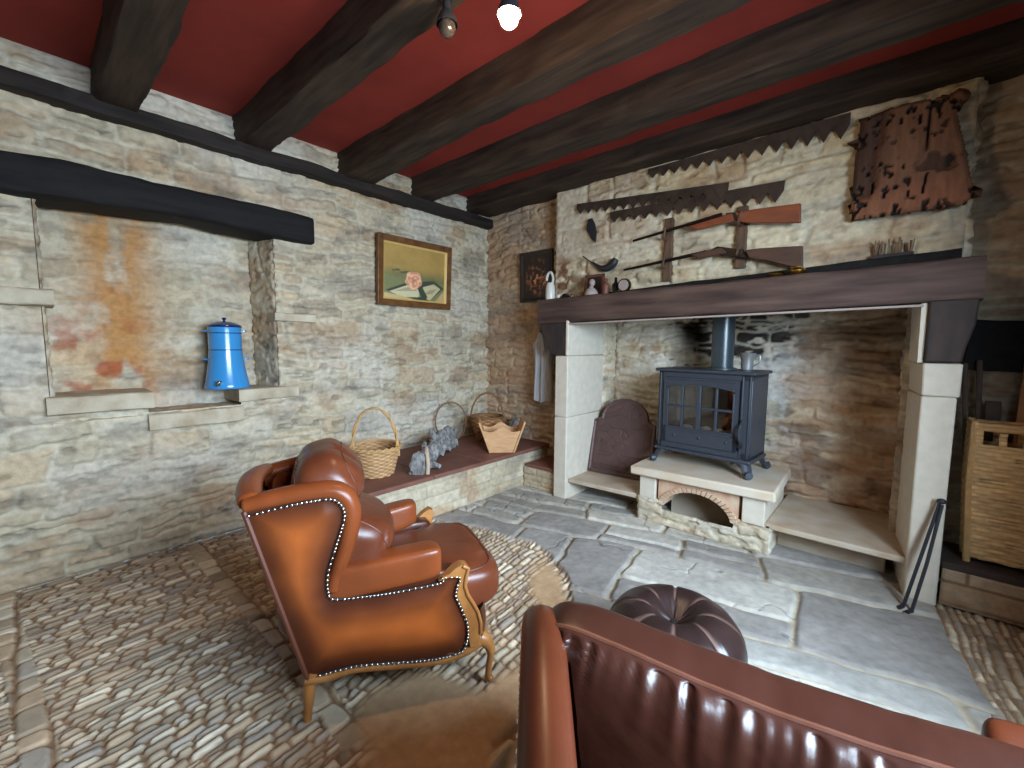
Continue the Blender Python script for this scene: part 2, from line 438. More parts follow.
# ------------------------------------------------------------------ stone colouring
PAL = nlin((214, 197, 168), (202, 182, 150), (188, 166, 136), (212, 190, 156), (196, 164, 130), (176, 160, 140), (206, 176, 138), (220, 206, 182))
MORTAR = np.array(lin(206, 192, 166))
def rubble(seed, rh=.150, ln=.33, amp=.030, pal=PAL, mortar=MORTAR, split=.5, warp=.07, r=.034, wash=.5, washc=(222, 212, 196), extra=None, dark=1.0, soft=.6, rough=1.0):
    def fn(U, V):
        e, rid = courses(U, V, seed, rh, ln, split, warp, r)
        st = sstep(0.004, .020, e)
        pk = np.floor(rid * 7919) % len(pal)
        c = pal[pk.astype(int)] * (.80 + .36 * h2((rid * 99991).astype(np.int64), 3, 5))[..., None]
        c = c * (.86 + .28 * fbm(U * 9, V * 14, seed + 21, 4))[..., None]
        mo = mortar * (.88 + .24 * fbm(U * 12, V * 12, seed + 22, 3))[..., None]
        c = mixc(mo, c, st * soft)
        bp_ = sstep(.56, .70, fbm(U * 2.6, V * 4.5, seed + 61, 4)); c = mixc(c, np.array(lin(168, 130, 94)), bp_ * .55)
        gp_ = sstep(.58, .72, fbm(U * 3.1 + 9, V * 5.5, seed + 62, 4)); c = mixc(c, np.array(lin(146, 134, 120)), gp_ * .5)
        w = sstep(.48, .68, fbm(U * 1.3, V * 1.6, seed + 31, 4)) * wash
        c = mixc(c, np.array(lin(*washc)), w)
        hh = sstep(0, r, e) * amp * (.35 + .65 * h2((rid * 77777).astype(np.int64), 9, 2)) + rough * (.016 * fbm(U * 16, V * 34, seed + 41, 4) + .016 * fbm(U * 5, V * 13, seed + 43, 3)) + .008 * fbm(U * 3, V * 3, seed + 42, 2) - rough * .012
        # weathered nicks
        nick = sstep(.60, .72, fbm(U * 11, V * 30, seed + 51, 3))
        hh = hh - nick * .014 * rough; c = c * (1 - .22 * nick * rough)[..., None]
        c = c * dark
        if extra is not None: hh, c = extra(U, V, hh, c, e, rid)
        return np.maximum(hh, 0.0), np.clip(c, 0, 1)
    return fn

# ------------------------------------------------------------------ STRUCTURE: walls
XR = 4.72            # right-hand wall
ZC = 3.18            # ceiling boards
YF = -6.2            # wall behind the camera
NY0, NY1 = -3.76, -2.43
def niche_mask(U, V):
    y = U - 4.7
    zlow = np.where(y < -3.29, 1.145, np.where(y < -2.74, 1.0, 1.11))
    return (y > NY0 + .012) & (y < NY1 - .012) & (V > zlow + .012) & (V < 2.36)
def left_extra(U, V, hh, c, e, rid):
    return hh, c
g = Grid()
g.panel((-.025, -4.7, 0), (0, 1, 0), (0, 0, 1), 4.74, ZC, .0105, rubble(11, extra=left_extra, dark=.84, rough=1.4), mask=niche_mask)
NB = -.38
def niche_extra(U, V, hh, c, e, rid):
    # iron-coloured stain that ran down the back of the recess
    m_ = np.exp(-((U - .42) / .20) ** 2) * sstep(.0, .3, V) * sstep(.35, .62, fbm(U * 7, V * 4, 77, 4) + .12)
    c = mixc(c, np.array(lin(186, 128, 66)), np.clip(m_ * .9, 0, .85))
    m2 = np.exp(-((U - .28) / .28) ** 2 - ((V - .40) / .32) ** 2) * sstep(.42, .6, fbm(U * 9, V * 9, 78, 4))
    c = mixc(c, np.array(lin(164, 84, 54)), np.clip(m2 * 1.0, 0, .8))
    return hh, c
g.panel((NB, NY0 - .02, .95), (0, 1, 0), (0, 0, 1), 1.30, 1.47, .011, rubble(23, rh=.15, ln=.34, amp=.018, extra=niche_extra, dark=.86))
sp_ = np.array([.362, .07, 0.]); spl = np.linalg.norm(sp_); sp_ /= spl
g.panel((NB, NY1 - .07, .95), sp_, (0, 0, 1), spl, 1.47, .012, rubble(29, rh=.3, ln=.5, amp=.012, split=0))
g.panel((-.015, NY0 + .01, .95), (-1, 0, 0), (0, 0, 1), .37, 1.47, .012, rubble(31, rh=.2, ln=.3, amp=.012))
g.panel((NB, NY0, .99), (1, 0, 0), (0, 1, 0), .38, 1.34, .02, rubble(37, rh=.3, ln=.5, amp=.006, split=0))
g.panel((NB, NY1 + .0, 2.40), (1, 0, 0), (0, -1, 0), .38, 1.36, .03, rubble(38, rh=.3, ln=.5, amp=.006, split=0))
# the rest of this wall, beside and behind the camera
g.panel((0, YF, 0), (0, 1, 0), (0, 0, 1), YF * -1 - 4.7, ZC, .03, rubble(12))
struct(g.build('wall_left', M['stone']))

PALB = nlin((196, 160, 128), (186, 148, 116), (176, 136, 106), (200, 170, 136), (168, 136, 112), (190, 152, 122))
g = Grid()
g.panel((-.03, .025, 0), (1, 0, 0), (0, 0, 1), 1.50, ZC, .011, rubble(41, rh=.13, ln=.30, pal=PALB, wash=.1, mortar=np.array(lin(190, 164, 136))))
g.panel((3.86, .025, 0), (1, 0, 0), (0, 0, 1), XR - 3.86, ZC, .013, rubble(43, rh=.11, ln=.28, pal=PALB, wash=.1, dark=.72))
struct(g.build('wall_back', M['stone']))
# recess behind the stove
YB = .45
g = Grid()
def soot_shade_extra(U, V, hh, c, e, rid):
    x = U + 1.53; z = V
    rn = h2((rid * 55555).astype(np.int64), 4, 8)
    n_ = fbm(U * 5, V * 8, 91, 4)
    st = sstep(.004, .018, e)
    fld = np.exp(-((x - 2.62) / .62) ** 2 - ((z - 1.85) / .62) ** 2) + .25 * np.exp(-((x - 3.3) / .5) ** 2 - ((z - 1.75) / .35) ** 2)
    m_ = sstep(.47, .55, fld * .40 + .55 * fbm(U * 6.5, V * 17, 92, 4) - .04 + .10 * (rn - .5)) * sstep(.12, .35, fld) * (.25 + .75 * st)
    c = mixc(c, c * np.array([.90, .76, .62]), sstep(3.0, 3.35, x + .3 * (n_ - .5)) * sstep(.35, .6, fbm(U * 3, V * 7, 99, 3)) * .9)
    c = mixc(c, np.array(lin(222, 212, 196)), .8 * np.exp(-((x - 2.45) / 1.0) ** 2 - ((z - 1.3) / .7) ** 2) * sstep(.30, .52, fbm(U * 4, V * 6, 97, 4)))
    c = mixc(c, np.array(lin(26, 21, 18)), np.clip(m_, 0, .95))
    flue_shade = np.exp(-((x - 2.35) / .15) ** 2 - ((z - 1.74) / .36) ** 2)  # flue's shadow put into the soot colour left of the pipe
    c = mixc(c, np.array(lin(18, 15, 13)), np.clip(flue_shade * sstep(.36, .5, n_ + .08) * 1.2, 0, .95))
    gd = sstep(.54, .64, fbm(U * 3.4 + 5, V * 7.5, 101, 4)) * sstep(2.9, 3.2, x); c = mixc(c, np.array(lin(92, 84, 76)), gd * .7)
    wh = sstep(.50, .60, fbm(U * 5 + 2, V * 8, 103, 4)) * np.exp(-((x - 3.0) / .3) ** 2 - ((z - 1.0) / .6) ** 2); c = mixc(c, np.array(lin(214, 208, 200)), wh * .8)
    # browner band low down and to the right
    b_ = sstep(.36, .58, fbm(U * 2.6, V * 5.2, 95, 4) + .16 * sstep(3.0, 3.5, x) + .12 * sstep(.9, .4, z) - .12 * sstep(3.1, 2.7, x) * sstep(.9, 1.1, z))
    c = mixc(c, np.array(lin(146, 100, 66)), b_ * .45 * (.1 + .85 * sstep(3.05, 3.3, x + .3 * (fbm(z * 5, x * 3, 98, 3) - .5) + .25 * sstep(.8, .5, z))) * (1 - .6 * m_))
    return hh, c
PALF = nlin((220, 204, 176), (206, 184, 152), (194, 166, 130), (226, 212, 186), (190, 142, 104), (180, 156, 130))
g.panel((1.53, YB, 0), (1, 0, 0), (0, 0, 1), 2.39, 2.1, .011, rubble(47, rh=.13, ln=.28, pal=PALF, extra=soot_shade_extra, amp=.030, warp=.075))
g.panel((1.53, .18, 0), (0, 1, 0), (0, 0, 1), YB - .18, 2.1, .013, rubble(53, pal=PALF))
g.panel((3.89, YB, 0), (0, -1, 0), (0, 0, 1), YB - .1, 2.1, .013, rubble(59, pal=PALF))
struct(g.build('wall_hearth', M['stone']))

# chimney breast above the mantel
XL, XRB, YBR = 1.125, 4.075, -.125
def breast_extra(U, V, hh, c, e, rid):
    x = U + XL; z = V + 1.9
    pl = sstep(.62, .30, x - XL + .22 * fbm(U * 4, V * 4, 61, 3)) * sstep(2.35, 2.5, z + .1)
    c = mixc(c, np.array(lin(206, 190, 166)), pl * .8)
    hh = hh * (1 - .55 * pl) + pl * .012 * fbm(U * 40, V * 40, 62, 2)
    ru = np.exp(-((x - 1.24) / .13) ** 2 - ((z - 2.16) / .2) ** 2) * sstep(.42, .58, fbm(U * 16, V * 16, 63, 3))
    c = mixc(c, np.array(lin(112, 64, 40)), np.clip(ru * 1.3, 0, .85))
    return hh, c
PALC = nlin((214, 196, 160), (206, 184, 146), (220, 204, 172), (200, 172, 128), (190, 164, 130), (216, 194, 152))
g = Grid()
g.panel((XL, YBR, 1.9), (1, 0, 0), (0, 0, 1), XRB - XL, 1.24, .011, rubble(67, rh=.19, ln=.42, pal=PALC, amp=.026, warp=.045, wash=.25, extra=breast_extra), fade=.015)
g.panel((XL, 0.02, 1.9), (0, -1, 0), (0, 0, 1), -YBR + .02, 1.24, .011, rubble(71, pal=PALC), fade=.01)
g.panel((XRB, YBR, 1.9), (0, 1, 0), (0, 0, 1), -YBR + .02, 1.24, .011, rubble(73, pal=PALC), fade=.01)
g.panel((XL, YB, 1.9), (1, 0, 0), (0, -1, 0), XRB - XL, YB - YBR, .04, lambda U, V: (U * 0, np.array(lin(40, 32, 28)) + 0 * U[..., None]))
struct(g.build('wall_chimney', M['stone']))

# right-hand wall with its window, wall behind the camera, ceiling
WY0, WY1, WZ0, WZ1 = -3.94, -1.62, .86, 2.38
def wall_quad(mb, a, b): mb.box(a, b)
b = MB()
b.box((XR, YF, 0), (XR + .32, WY0, ZC)); b.box((XR, WY1, 0), (XR + .32, .5, ZC))
b.box((XR, WY0, 0), (XR + .32, WY1, WZ0)); b.box((XR, WY0, WZ1), (XR + .32, WY1, ZC))
struct(b.build('wall_right', M['plaster'], smooth=False))
b = MB().box((-.2, YF - .2, 0), (XR + .3, YF, ZC)); struct(b.build('wall_front', M['plaster'], smooth=False))
b = MB()
wx = XR + .06
for (y0, y1, z0, z1) in ((WY0, WY0 + .06, WZ0, WZ1), (WY1 - .06, WY1, WZ0, WZ1), (WY0, WY1, WZ0, WZ0 + .06), (WY0, WY1, WZ1 - .06, WZ1)):
    b.box((wx, y0, z0), (wx + .05, y1, z1))
b.box((wx, (WY0 + WY1) / 2 - .03, WZ0), (wx + .05, (WY0 + WY1) / 2 + .03, WZ1))
w1 = struct(b.build('window_1', M['winframe'], bevel=.006))
MB().box((wx + .022, WY0 + .03, WZ0 + .03), (wx + .027, WY1 - .03, WZ1 - .03)).build('window_pane', M['window'], w1)
b = MB().box((-.1, YF, ZC), (XR + .3, .6, ZC + .12)); struct(b.build('ceiling', M['red'], smooth=False))

# ------------------------------------------------------------------ STRUCTURE: floor
flag_poly = np.array([(-.2, .6), (-.2, -1.3), (.94, -1.62), (1.42, -1.44), (1.85, -1.36), (2.25, -1.52), (2.52, -1.78), (2.82, -2.25), (3.0, -6.), (4.35, -6.), (4.30, -1.5), (4.12, -.75), (4.06, -.38), (4.06, .6)])
def poly_sd(px, py, poly):
    inside = np.zeros(px.shape, bool); dmin = np.full(px.shape, 9.)
    n = len(poly)
    for i in range(n):
        x0, y0 = poly[i]; x1, y1 = poly[(i + 1) % n]
        cr = ((y0 > py) != (y1 > py)) & (px < (x1 - x0) * (py - y0) / (y1 - y0 + 1e-12) + x0)
        inside ^= cr
        dx, dy = x1 - x0, y1 - y0
        t = np.clip(((px - x0) * dx + (py - y0) * dy) / (dx * dx + dy * dy), 0, 1)
        dmin = np.minimum(dmin, np.hypot(px - x0 - t * dx, py - y0 - t * dy))
    return np.where(inside, dmin, -dmin)
FX0, FY0 = -.06, -4.6
COBP = nlin((190, 172, 146), (172, 154, 130), (202, 186, 160), (150, 134, 114), (182, 158, 130), (164, 152, 138), (208, 194, 170))
FLAGP = nlin((178, 171, 160), (164, 157, 146), (154, 149, 141), (186, 179, 166), (160, 154, 148), (146, 139, 132))
def floor_fn(U, V):
    x = U + FX0; y = V + FY0
    sd = poly_sd(x, y, flag_poly) + .10 * (fbm(x * 3, y * 3, 201, 3) - .5)
    # cobbles set on edge, long way across the room, in bands along x
    wv = .05 * (fbm(x * 1.5, y * 1.5, 203, 3) - .5)
    e1, r1 = courses(y + wv, x + .35 * (y + 3.6) * .25, 207, .036, .095, 0, .022, .016, wf=5)
    e2, r2 = courses(x, y, 211, .10, .13, 0, .02, .03, wf=4)
    band = ((np.abs(y + 3.08 + .02 * np.sin(x * 3)) < .050) | (np.abs(y + 4.02 - .08 * x) < .05)) & (x < 2.4)
    e1 = np.where(band, e2, e1); r1 = np.where(band, r2, r1)
    cs = sstep(.001, .012, e1)
    cc = COBP[(np.floor(r1 * 7919) % len(COBP)).astype(int)] * (.78 + .4 * h2((r1 * 99991).astype(np.int64), 3, 5))[..., None]
    cc = mixc(np.array(lin(138, 108, 80)) * (.8 + .4 * fbm(x * 9, y * 9, 219, 3))[..., None], cc, cs)
    hc = sstep(0, .016, e1) * .020 * (.55 + .45 * h2((r1 * 77777).astype(np.int64), 9, 2))
    # earth and mortar strip where cobbles meet flags
    es = sstep(-.30, -.20, sd) * sstep(-.02, -.08, sd) * sstep(1.9, 2.25, x + .25 * (fbm(x * 4, y * 4, 223, 3) - .5)) * (x < 3.6)
    es = np.maximum(es, sstep(.18, .06, np.hypot((x - 2.52) / 1.3, (y + 2.86)) - .12 + .12 * (fbm(x * 6, y * 6, 224, 3) - .5)))
    em = np.array(lin(186, 152, 116)) * (.9 + .2 * fbm(x * 8, y * 8, 225, 3))[..., None]
    cc = mixc(cc, em, es); hc = hc * (1 - es) + es * (.012 + .006 * fbm(x * 12, y * 12, 226, 3))
    # flagstones
    th = R(14); xr = x * math.cos(th) + y * math.sin(th); yr = -x * math.sin(th) + y * math.cos(th)
    e3, r3 = courses(xr, yr, 231, .52, .72, .35, .075, .05, wf=1.3)
    fs = sstep(.004, .016, e3)
    ck = np.abs(fbm(x * 2.3, y * 2.3, 239, 4) - .5)            # thin cracks in some slabs
    crack = (ck < .0055) & (h2((r3 * 31337).astype(np.int64), 2, 2) < .5)
    cf = FLAGP[(np.floor(r3 * 7919) % len(FLAGP)).astype(int)] * (.84 + .24 * h2((r3 * 99991).astype(np.int64), 3, 5))[..., None]
    cf = cf * (.74 + .52 * fbm(x * 5, y * 7, 241, 5))[..., None] * (.86 + .28 * fbm(x * 26, y * 26, 242, 3))[..., None]
    jm = np.array(lin(184, 168, 144)) * (.5 + .6 * fbm(x * 5, y * 5, 243, 3))[..., None]
    cf = mixc(jm, cf, fs)
    hf = sstep(0, .03, e3) * (.016 + .010 * h2((r3 * 77777).astype(np.int64), 9, 2)) + .012 * fbm(x * 4, y * 4, 245, 4) + .004 * fbm(x * 24, y * 24, 247, 2)
    hf = hf - crack * .008; cf = cf * np.where(crack, .6, 1.)[..., None]
    f = sstep(-.01, .01, sd)
    c = mixc(cc, cf, f); h = hc * (1 - f) + hf * f
    return h - .022, np.clip(c, 0, 1)
g = Grid()
g.panel((FX0, FY0, 0), (1, 0, 0), (0, 1, 0), XR - FX0, 4.6 + YB, .0075, floor_fn, fade=0)
g.panel((FX0, YF, -.01), (1, 0, 0), (0, 1, 0), XR - FX0, FY0 - YF, .05, lambda U, V: (U * 0, np.array(lin(176, 160, 140)) + 0 * U[..., None]))
struct(g.build('floor', M['floor']))

# ------------------------------------------------------------------ TIMBER overhead
def beam(name, label, y0, y1, z0, seed, x0=-.02, x1=XR, taper=None, hh=None):
    hz = (ZC + .02 - z0) / 2
    o = hewn((x0, (y0 + y1) / 2, z0 + hz), (x1, (y0 + y1) / 2, z0 + hz), abs(y1 - y0) / 2, hz, seed, amp=.014, n=80, wob=.008, rnd=.16, taper=taper).build('ceiling_beam', M['beam'])
    o.name = name
    return tag(o, label, 'beam', 'rough dark beams under the red ceiling')
beam('ceiling_beam', 'rough dark ceiling beam tight above the chimney wall and its saws', -.33, .02, 3.02, 3)
beam('ceiling_beam', 'rough dark ceiling beam second from the chimney wall, with narrow red strips either side', -1.10, -.89, 2.97, 4)
beam('ceiling_beam', 'rough dark ceiling beam third from the chimney wall, passing just beyond the lit bulb', -1.87, -1.66, 2.96, 5,
     taper=lambda t: (1 + .45 * max(0, 1 - t * 3.), 1 + .05 * max(0, 1 - t * 4), -.05 * max(0, 1 - t * 3.), 0))
beam('ceiling_beam', 'rough dark ceiling beam carrying the two bulbs, fourth from the chimney wall', -2.66, -2.47, 2.96, 6,
     taper=lambda t: (1 + .22 * max(0, 1 - t * 3), 1, 0, 0))
beam('ceiling_beam', 'rough dark ceiling beam nearest the camera, ending over the wall niche', -3.46, -3.25, 2.95, 7)
o = hewn((.03, -4.9, 2.945), (.03, .0, 2.92), .065, .052, 8, amp=.012, n=90, wob=.014).build('wall_plate_timber', M['beamy'])
tag(o, 'long thin black timber rail along the top of the left stone wall', 'timber rail')
o = hewn((-.115, -4.0, 2.43), (-.115, -2.14, 2.452), .185, .108, 9, amp=.012, n=60, wob=.012, taper=lambda t: (1, 1.0 + .10 * math.sin(t * 9), 0, .02 * math.sin(t * 4.2))).build('niche_lintel', M['lintel'])
tag(o, 'thick black timber lintel over the recess with the blue pot', 'lintel')

# sills and capitals of the niche (part of the building)
def sill(n, y0, y1, z0, z1, x0=-.36, x1=.035):
    o = hewn((x0 + (x1 - x0) / 2, y0, (z0 + z1) / 2), ((x0 + x1) / 2, y1, (z0 + z1) / 2), (x1 - x0) / 2, (z1 - z0) / 2, 60 + n, amp=.008, n=24, wob=.006, rnd=.22).build('trim_%d' % n, M['sill'])
    return struct(o)
sill(1, -3.77, -3.27, 1.04, 1.155, x1=.06); sill(2, -3.30, -2.72, .88, 1.0, x1=.03); sill(3, -2.75, -2.30, 1.03, 1.132, x1=.03)
sill(4, -2.47, -2.14, 1.665, 1.735, x0=-.2, x1=.045); sill(5, -4.15, -3.70, 1.70, 1.80, x0=-.2, x1=.07)

# ------------------------------------------------------------------ FIREPLACE
def block_stack(name, label, blocks, cat='stone jamb'):
    t = thing(name, label, cat, (blocks[0][0][0], blocks[0][0][1], 0))
    for a, b_ in blocks:
        off = Vector(t.location)
        mb = MB(); mb.box(Vector(a) - off, Vector(b_) - off)
        mb.build('stone_block', M['block'], t, bevel=.010)
    return t
block_stack('stone_jamb', 'tall white dressed stone jamb left of the stove, catching the daylight',
            [((1.385, -.467, 0), (1.53, .19, .80)), ((1.385, -.467, .802), (1.53, .19, 1.385)), ((1.497, -.467, 1.387), (1.53, .19, 1.72))])
t = thing('stone_jamb', 'tall dressed stone jamb right of the stove, beside the wicker basket', 'stone jamb', (4.0, -.43, 0))
for z0, z1, xa in ((0, 1.215, 3.95), (1.217, 1.405, 3.945)):
    k = 4.0; q = -.43
    mb = MB(); xr = 4.09 + (.01 if z0 > 1 else 0)
    mb.hexa([(xa - k, -.43 - q, z0), (xr - k, -.43 - q, z0), (xr - k, .12 - q, z0), (3.885 - k, .12 - q, z0)],
            [(xa - .006 - k, -.43 - q, z1), (xr - k, -.43 - q, z1), (xr - k, .12 - q, z1), (3.88 - k, .12 - q, z1)])
    mb.build('stone_block', M['block'], t, bevel=.010)
mb = MB(); mb.hexa([(3.915 - 4, 0, 1.407), (3.938 - 4, 0, 1.407), (3.938 - 4, .55, 1.407), (3.875 - 4, .55, 1.407)], [(3.91 - 4, 0, 1.79), (3.938 - 4, 0, 1.79), (3.938 - 4, .55, 1.79), (3.87 - 4, .55, 1.79)])
mb.build('stone_block', M['block'], t)

def corbel(label, pts, y0, y1):
    mb = MB(); mb.prism([(x, y0, z) for x, z in pts], (0, y1 - y0, 0))
    o = mb.build('timber_corbel', M['corbel'], bevel=.012)
    return tag(o, label, 'corbel', 'dark timber corbels under the mantel beam')
corbel('dark curved timber corbel under the left end of the mantel beam', [(1.493, 1.70), (1.19, 1.695), (1.20, 1.62), (1.25, 1.52), (1.29, 1.44), (1.32, 1.39), (1.493, 1.39)], -.455, -.14)
corbel('dark square timber corbel on the right jamb under the mantel beam', [(3.94, 1.76), (4.135, 1.765), (4.13, 1.62), (4.10, 1.48), (4.09, 1.41), (3.94, 1.41)], -.455, -.02)

MZ = lambda x: 1.923 + (x - 1.167) * .0182      # top of the mantel beam
tm = thing('mantel_beam', 'long heavy brown timber mantel beam spanning the fireplace', 'mantel', (1.16, -.3, 1.7))
o = hewn((0, 0, 0.109), (2.985, 0, 0.109 + .0545), .168, .118, 15, amp=.008, n=80, wob=.006, rnd=.16).build('beam', M['mantel'], tm)
mb = MB(); mb.hexa([(.34, -.163, -.022), (2.76, -.163, .022), (2.76, -.1, .022), (.34, -.1, -.022)], [(.34, -.163, -.010), (2.76, -.163, .034), (2.76, -.1, .034), (.34, -.1, -.010)])
mb.build('plaster_strip', M['grey'], tm)['label'] = 'thin pale strip along the lower edge'
o = hewn((1.75, -.190, MZ(1.75) + .025), (4.065, -.190, MZ(4.065) + .040), .026, .040, 16, amp=.006, n=50, wob=.004, rnd=.2,
         taper=lambda t: (1, .45 + .75 * t, 0, 0)).build('back_batten', M['lintel'])
tag(o, 'long black timber batten lying along the back of the mantel shelf', 'batten')

# side shelves of the hearth
def slab(label, pts, z0, z1, mt='slab'):
    mb = MB(); mb.prism([(x, y, z0) for x, y in pts], (0, 0, z1 - z0))
    o = mb.build('hearth_slab', M[mt], bevel=.008, tri=True); return tag(o, label, 'stone slab', 'low stone shelves beside the stove')
slab('low stone shelf slab right of the stove, running to the right jamb', [(3.20, -.40), (3.965, -.40), (3.90, .0), (3.87, .42), (3.20, .42)], .195, .235)
slab('low stone shelf slab left of the stove, carrying the iron fireback', [(1.535, -.43), (2.26, -.38), (2.26, .42), (1.535, .42)], .165, .205)
mb = MB(); mb.box((3.24, -.15, -.02), (3.86, .40, .194)); tag(mb.build('slab_support', M['slab'], bevel=.01), 'shadowed stone block under the right hearth shelf', 'stone block')
mb = MB(); mb.box((1.60, -.02, -.02), (2.22, .40, .164)); tag(mb.build('slab_support', M['slab'], bevel=.01), 'shadowed stone block under the left hearth shelf', 'stone block')

# stove plinth
tp = thing('stove_plinth', 'stone plinth with a small brick arch under the black stove', 'plinth', (2.72, -.40, 0))
def L(x, y, z): return (x - 2.72, y + .40, z)
g = Grid()
bp = nlin((196, 184, 164), (186, 170, 146), (206, 196, 178), (180, 160, 134))
g.panel(L(2.24, -.40, 0), (1, 0, 0), (0, 0, 1), .99, .215, .008, rubble(83, rh=.11, ln=.22, pal=bp, amp=.016, wash=.4, washc=(216, 208, 198)), fade=.01,
        mask=lambda U, V: (np.hypot((U - .485) / .27, (V - .13) / .21) < 1) & (V > .15))
g.panel(L(3.23, -.40, 0), (0, 1, 0), (0, 0, 1), .7, .215, .012, rubble(85, rh=.11, ln=.22, pal=bp, amp=.016), fade=.01)
g.panel(L(2.24, .30, 0), (0, -1, 0), (0, 0, 1), .7, .215, .012, rubble(86, rh=.11, ln=.22, pal=bp, amp=.016), fade=.01)
g.build('rubble_base', M['stone'], tp)
for x0, x1 in ((2.255, 2.395), (3.05, 3.20)):
    mb = MB(); mb.box(L(x0, -.415, .205), L(x1, .28, .405)); mb.build('stone_block', M['block'], tp, bevel=.008)
# arch ring of thin bricks
archm = mat('arch_brick', lin(206, 186, 160), rough=.85, col2=lin(186, 142, 110), vscale=9, bump=.4, bscale=50)
mb = MB(); n = 22
for i in range(n):
    a0 = R(8) + (math.pi - R(16)) * (i + .06) / n; a1 = R(8) + (math.pi - R(16)) * (i + .94) / n
    q = []
    for (a, r_) in ((a0, 1.), (a1, 1.), (a1, 1.2), (a0, 1.2)):
        q.append((2.722 + .258 * r_ * math.cos(a), .150 + .185 * r_ * math.sin(a)))
    mb.prism([L(x, -.418, z) for x, z in q], (0, .34, 0))
mb.build('brick_arch', archm, tp, bevel=.003)
# spandrels above the arch
outl = [(2.395, .205), (2.395, .405), (3.05, .405), (3.05, .205)]
arc = [(2.722 + .258 * 1.19 * math.cos(R(8) + (math.pi - R(16)) * i / 24), .150 + .185 * 1.19 * math.sin(R(8) + (math.pi - R(16)) * i / 24)) for i in range(25)]
mb = MB()
for i in range(24):
    (xa, za), (xb, zb) = arc[i], arc[i + 1]
    xa = min(max(xa, 2.395), 3.05); xb = min(max(xb, 2.395), 3.05)
    if xa - xb < 1e-4: continue
    mb.hexa([L(xb, -.405, max(zb, .205)), L(xa, -.405, max(za, .205)), L(xa, -.07, max(za, .205)), L(xb, -.07, max(zb, .205))],
            [L(xb, -.405, .405), L(xa, -.405, .405), L(xa, -.07, .405), L(xb, -.07, .405)])
mb.build('brick_spandrel', mat('spandrel_brick', lin(186, 128, 98), rough=.9, col2=lin(206, 180, 152), vscale=8, bump=.4, bscale=50), tp)
mb = MB(); mb.box(L(2.40, -.06, .0), L(3.05, .28, .405)); mb.build('back_wall', M['slab'], tp)
mb = MB(); mb.hexa([L(2.19, -.465, .398), L(3.27, -.465, .412), L(3.235, .34, .412), L(2.17, .34, .398)], [L(2.185, -.465, .470), L(3.265, -.465, .486), L(3.23, .34, .486), L(2.17, .34, .470)])
mb.build('top_slab', mat('plinth_slab', lin(214, 204, 188), rough=.75, col2=lin(204, 178, 146), vscale=4, bump=.25, bscale=40), tp, bevel=.014)

# stove
ts = thing('wood_stove', 'dark blue black cast iron wood stove with a paned door', 'stove', (2.675, -.005, .482), R(-4))
SW, SD, SZ0, SZ1 = .375, .19, .135, .79
mb = MB()
mb.box((-SW, -SD + .02, SZ0), (-SW + .03, SD, SZ1)); mb.box((SW - .03, -SD + .02, SZ0), (SW, SD, SZ1)); mb.box((-SW, SD - .03, SZ0), (SW, SD, SZ1))
mb.box((-SW, -SD + .02, SZ0), (SW, SD, SZ0 + .03)); mb.box((-SW, -SD + .02, SZ1 - .03), (SW, SD, SZ1))
# front frame with the door opening
mb.box((-SW, -SD, SZ0), (-SW + .05, -SD + .03, SZ1)); mb.box((SW - .085, -SD, SZ0), (SW, -SD + .03, SZ1))
mb.box((-SW, -SD, SZ1 - .05), (SW, -SD + .03, SZ1)); mb.box((-SW, -SD, SZ0), (SW, -SD + .03, SZ0 + .06))
mb.build('body', M['iron'], ts, bevel=.006)
MB().box((-SW - .015, -SD - .02, SZ0 - .03), (SW + .015, SD + .01, SZ0)).build('base_moulding', M['iron'], ts, bevel=.010)
MB().box((-SW - .022, -SD - .03, SZ1), (SW + .022, SD + .015, SZ1 + .026)).build('top_plate', M['iron'], ts, bevel=.008)
for x in (-SW + .018, SW - .07, SW - .018):
    mb = MB(); mb.box((x - .006, -SD - .006, SZ0 + .01), (x + .006, -SD + .004, SZ1 - .01)); mb.build('pilaster_bead', M['iron'], ts, bevel=.003)
DX0, DX1, DZ0, DZ1 = -.318, .285, .19, .742
GZ0, GZ1 = .325, .68
mb = MB(); yd = -SD - .018
mb.box((DX0, yd, DZ0), (DX1, yd + .022, GZ0)); mb.box((DX0, yd, DZ0), (DX0 + .03, yd + .022, DZ1)); mb.box((DX1 - .03, yd, DZ0), (DX1, yd + .022, DZ1))
# arched upper rail
K = 14; ax0, ax1 = DX0 + .03, DX1 - .03
for i in range(K):
    ta, tb = i / K, (i + 1) / K
    za = GZ1 - .018 + .028 * (1 - (2 * ta - 1) ** 2); zb = GZ1 - .018 + .028 * (1 - (2 * tb - 1) ** 2)
    xa = ax0 + (ax1 - ax0) * ta; xb = ax0 + (ax1 - ax0) * tb
    mb.hexa([(xa, yd, za), (xb, yd, zb), (xb, yd + .022, zb), (xa, yd + .022, za)], [(xa, yd, DZ1), (xb, yd, DZ1), (xb, yd + .022, DZ1), (xa, yd + .022, DZ1)])
door = mb.build('door', M['iron'], ts, smooth=False)
arcp = [(ax0 + (ax1 - ax0) * i / K, yd - .004, GZ1 - .018 + .028 * (1 - (2 * i / K - 1) ** 2)) for i in range(K + 1)]
for q, r_ in ((arcp, .007), ([(ax0, yd - .004, GZ0), (ax1, yd - .004, GZ0)], .007), ([(DX0 + .02, yd - .002, DZ1 - .015), (DX1 - .02, yd - .002, DZ1 - .015)], .005), ([(DX0 + .02, yd - .002, GZ0 - .03), (DX1 - .02, yd - .002, GZ0 - .03)], .004)):
    MB().tube(q, r_, 6).build('beading', M['iron'], door)
mb = MB(); cx = (ax0 + ax1) / 2
mb.box((cx - .016, yd - .008, GZ0), (cx + .016, yd + .02, GZ1 + .005))
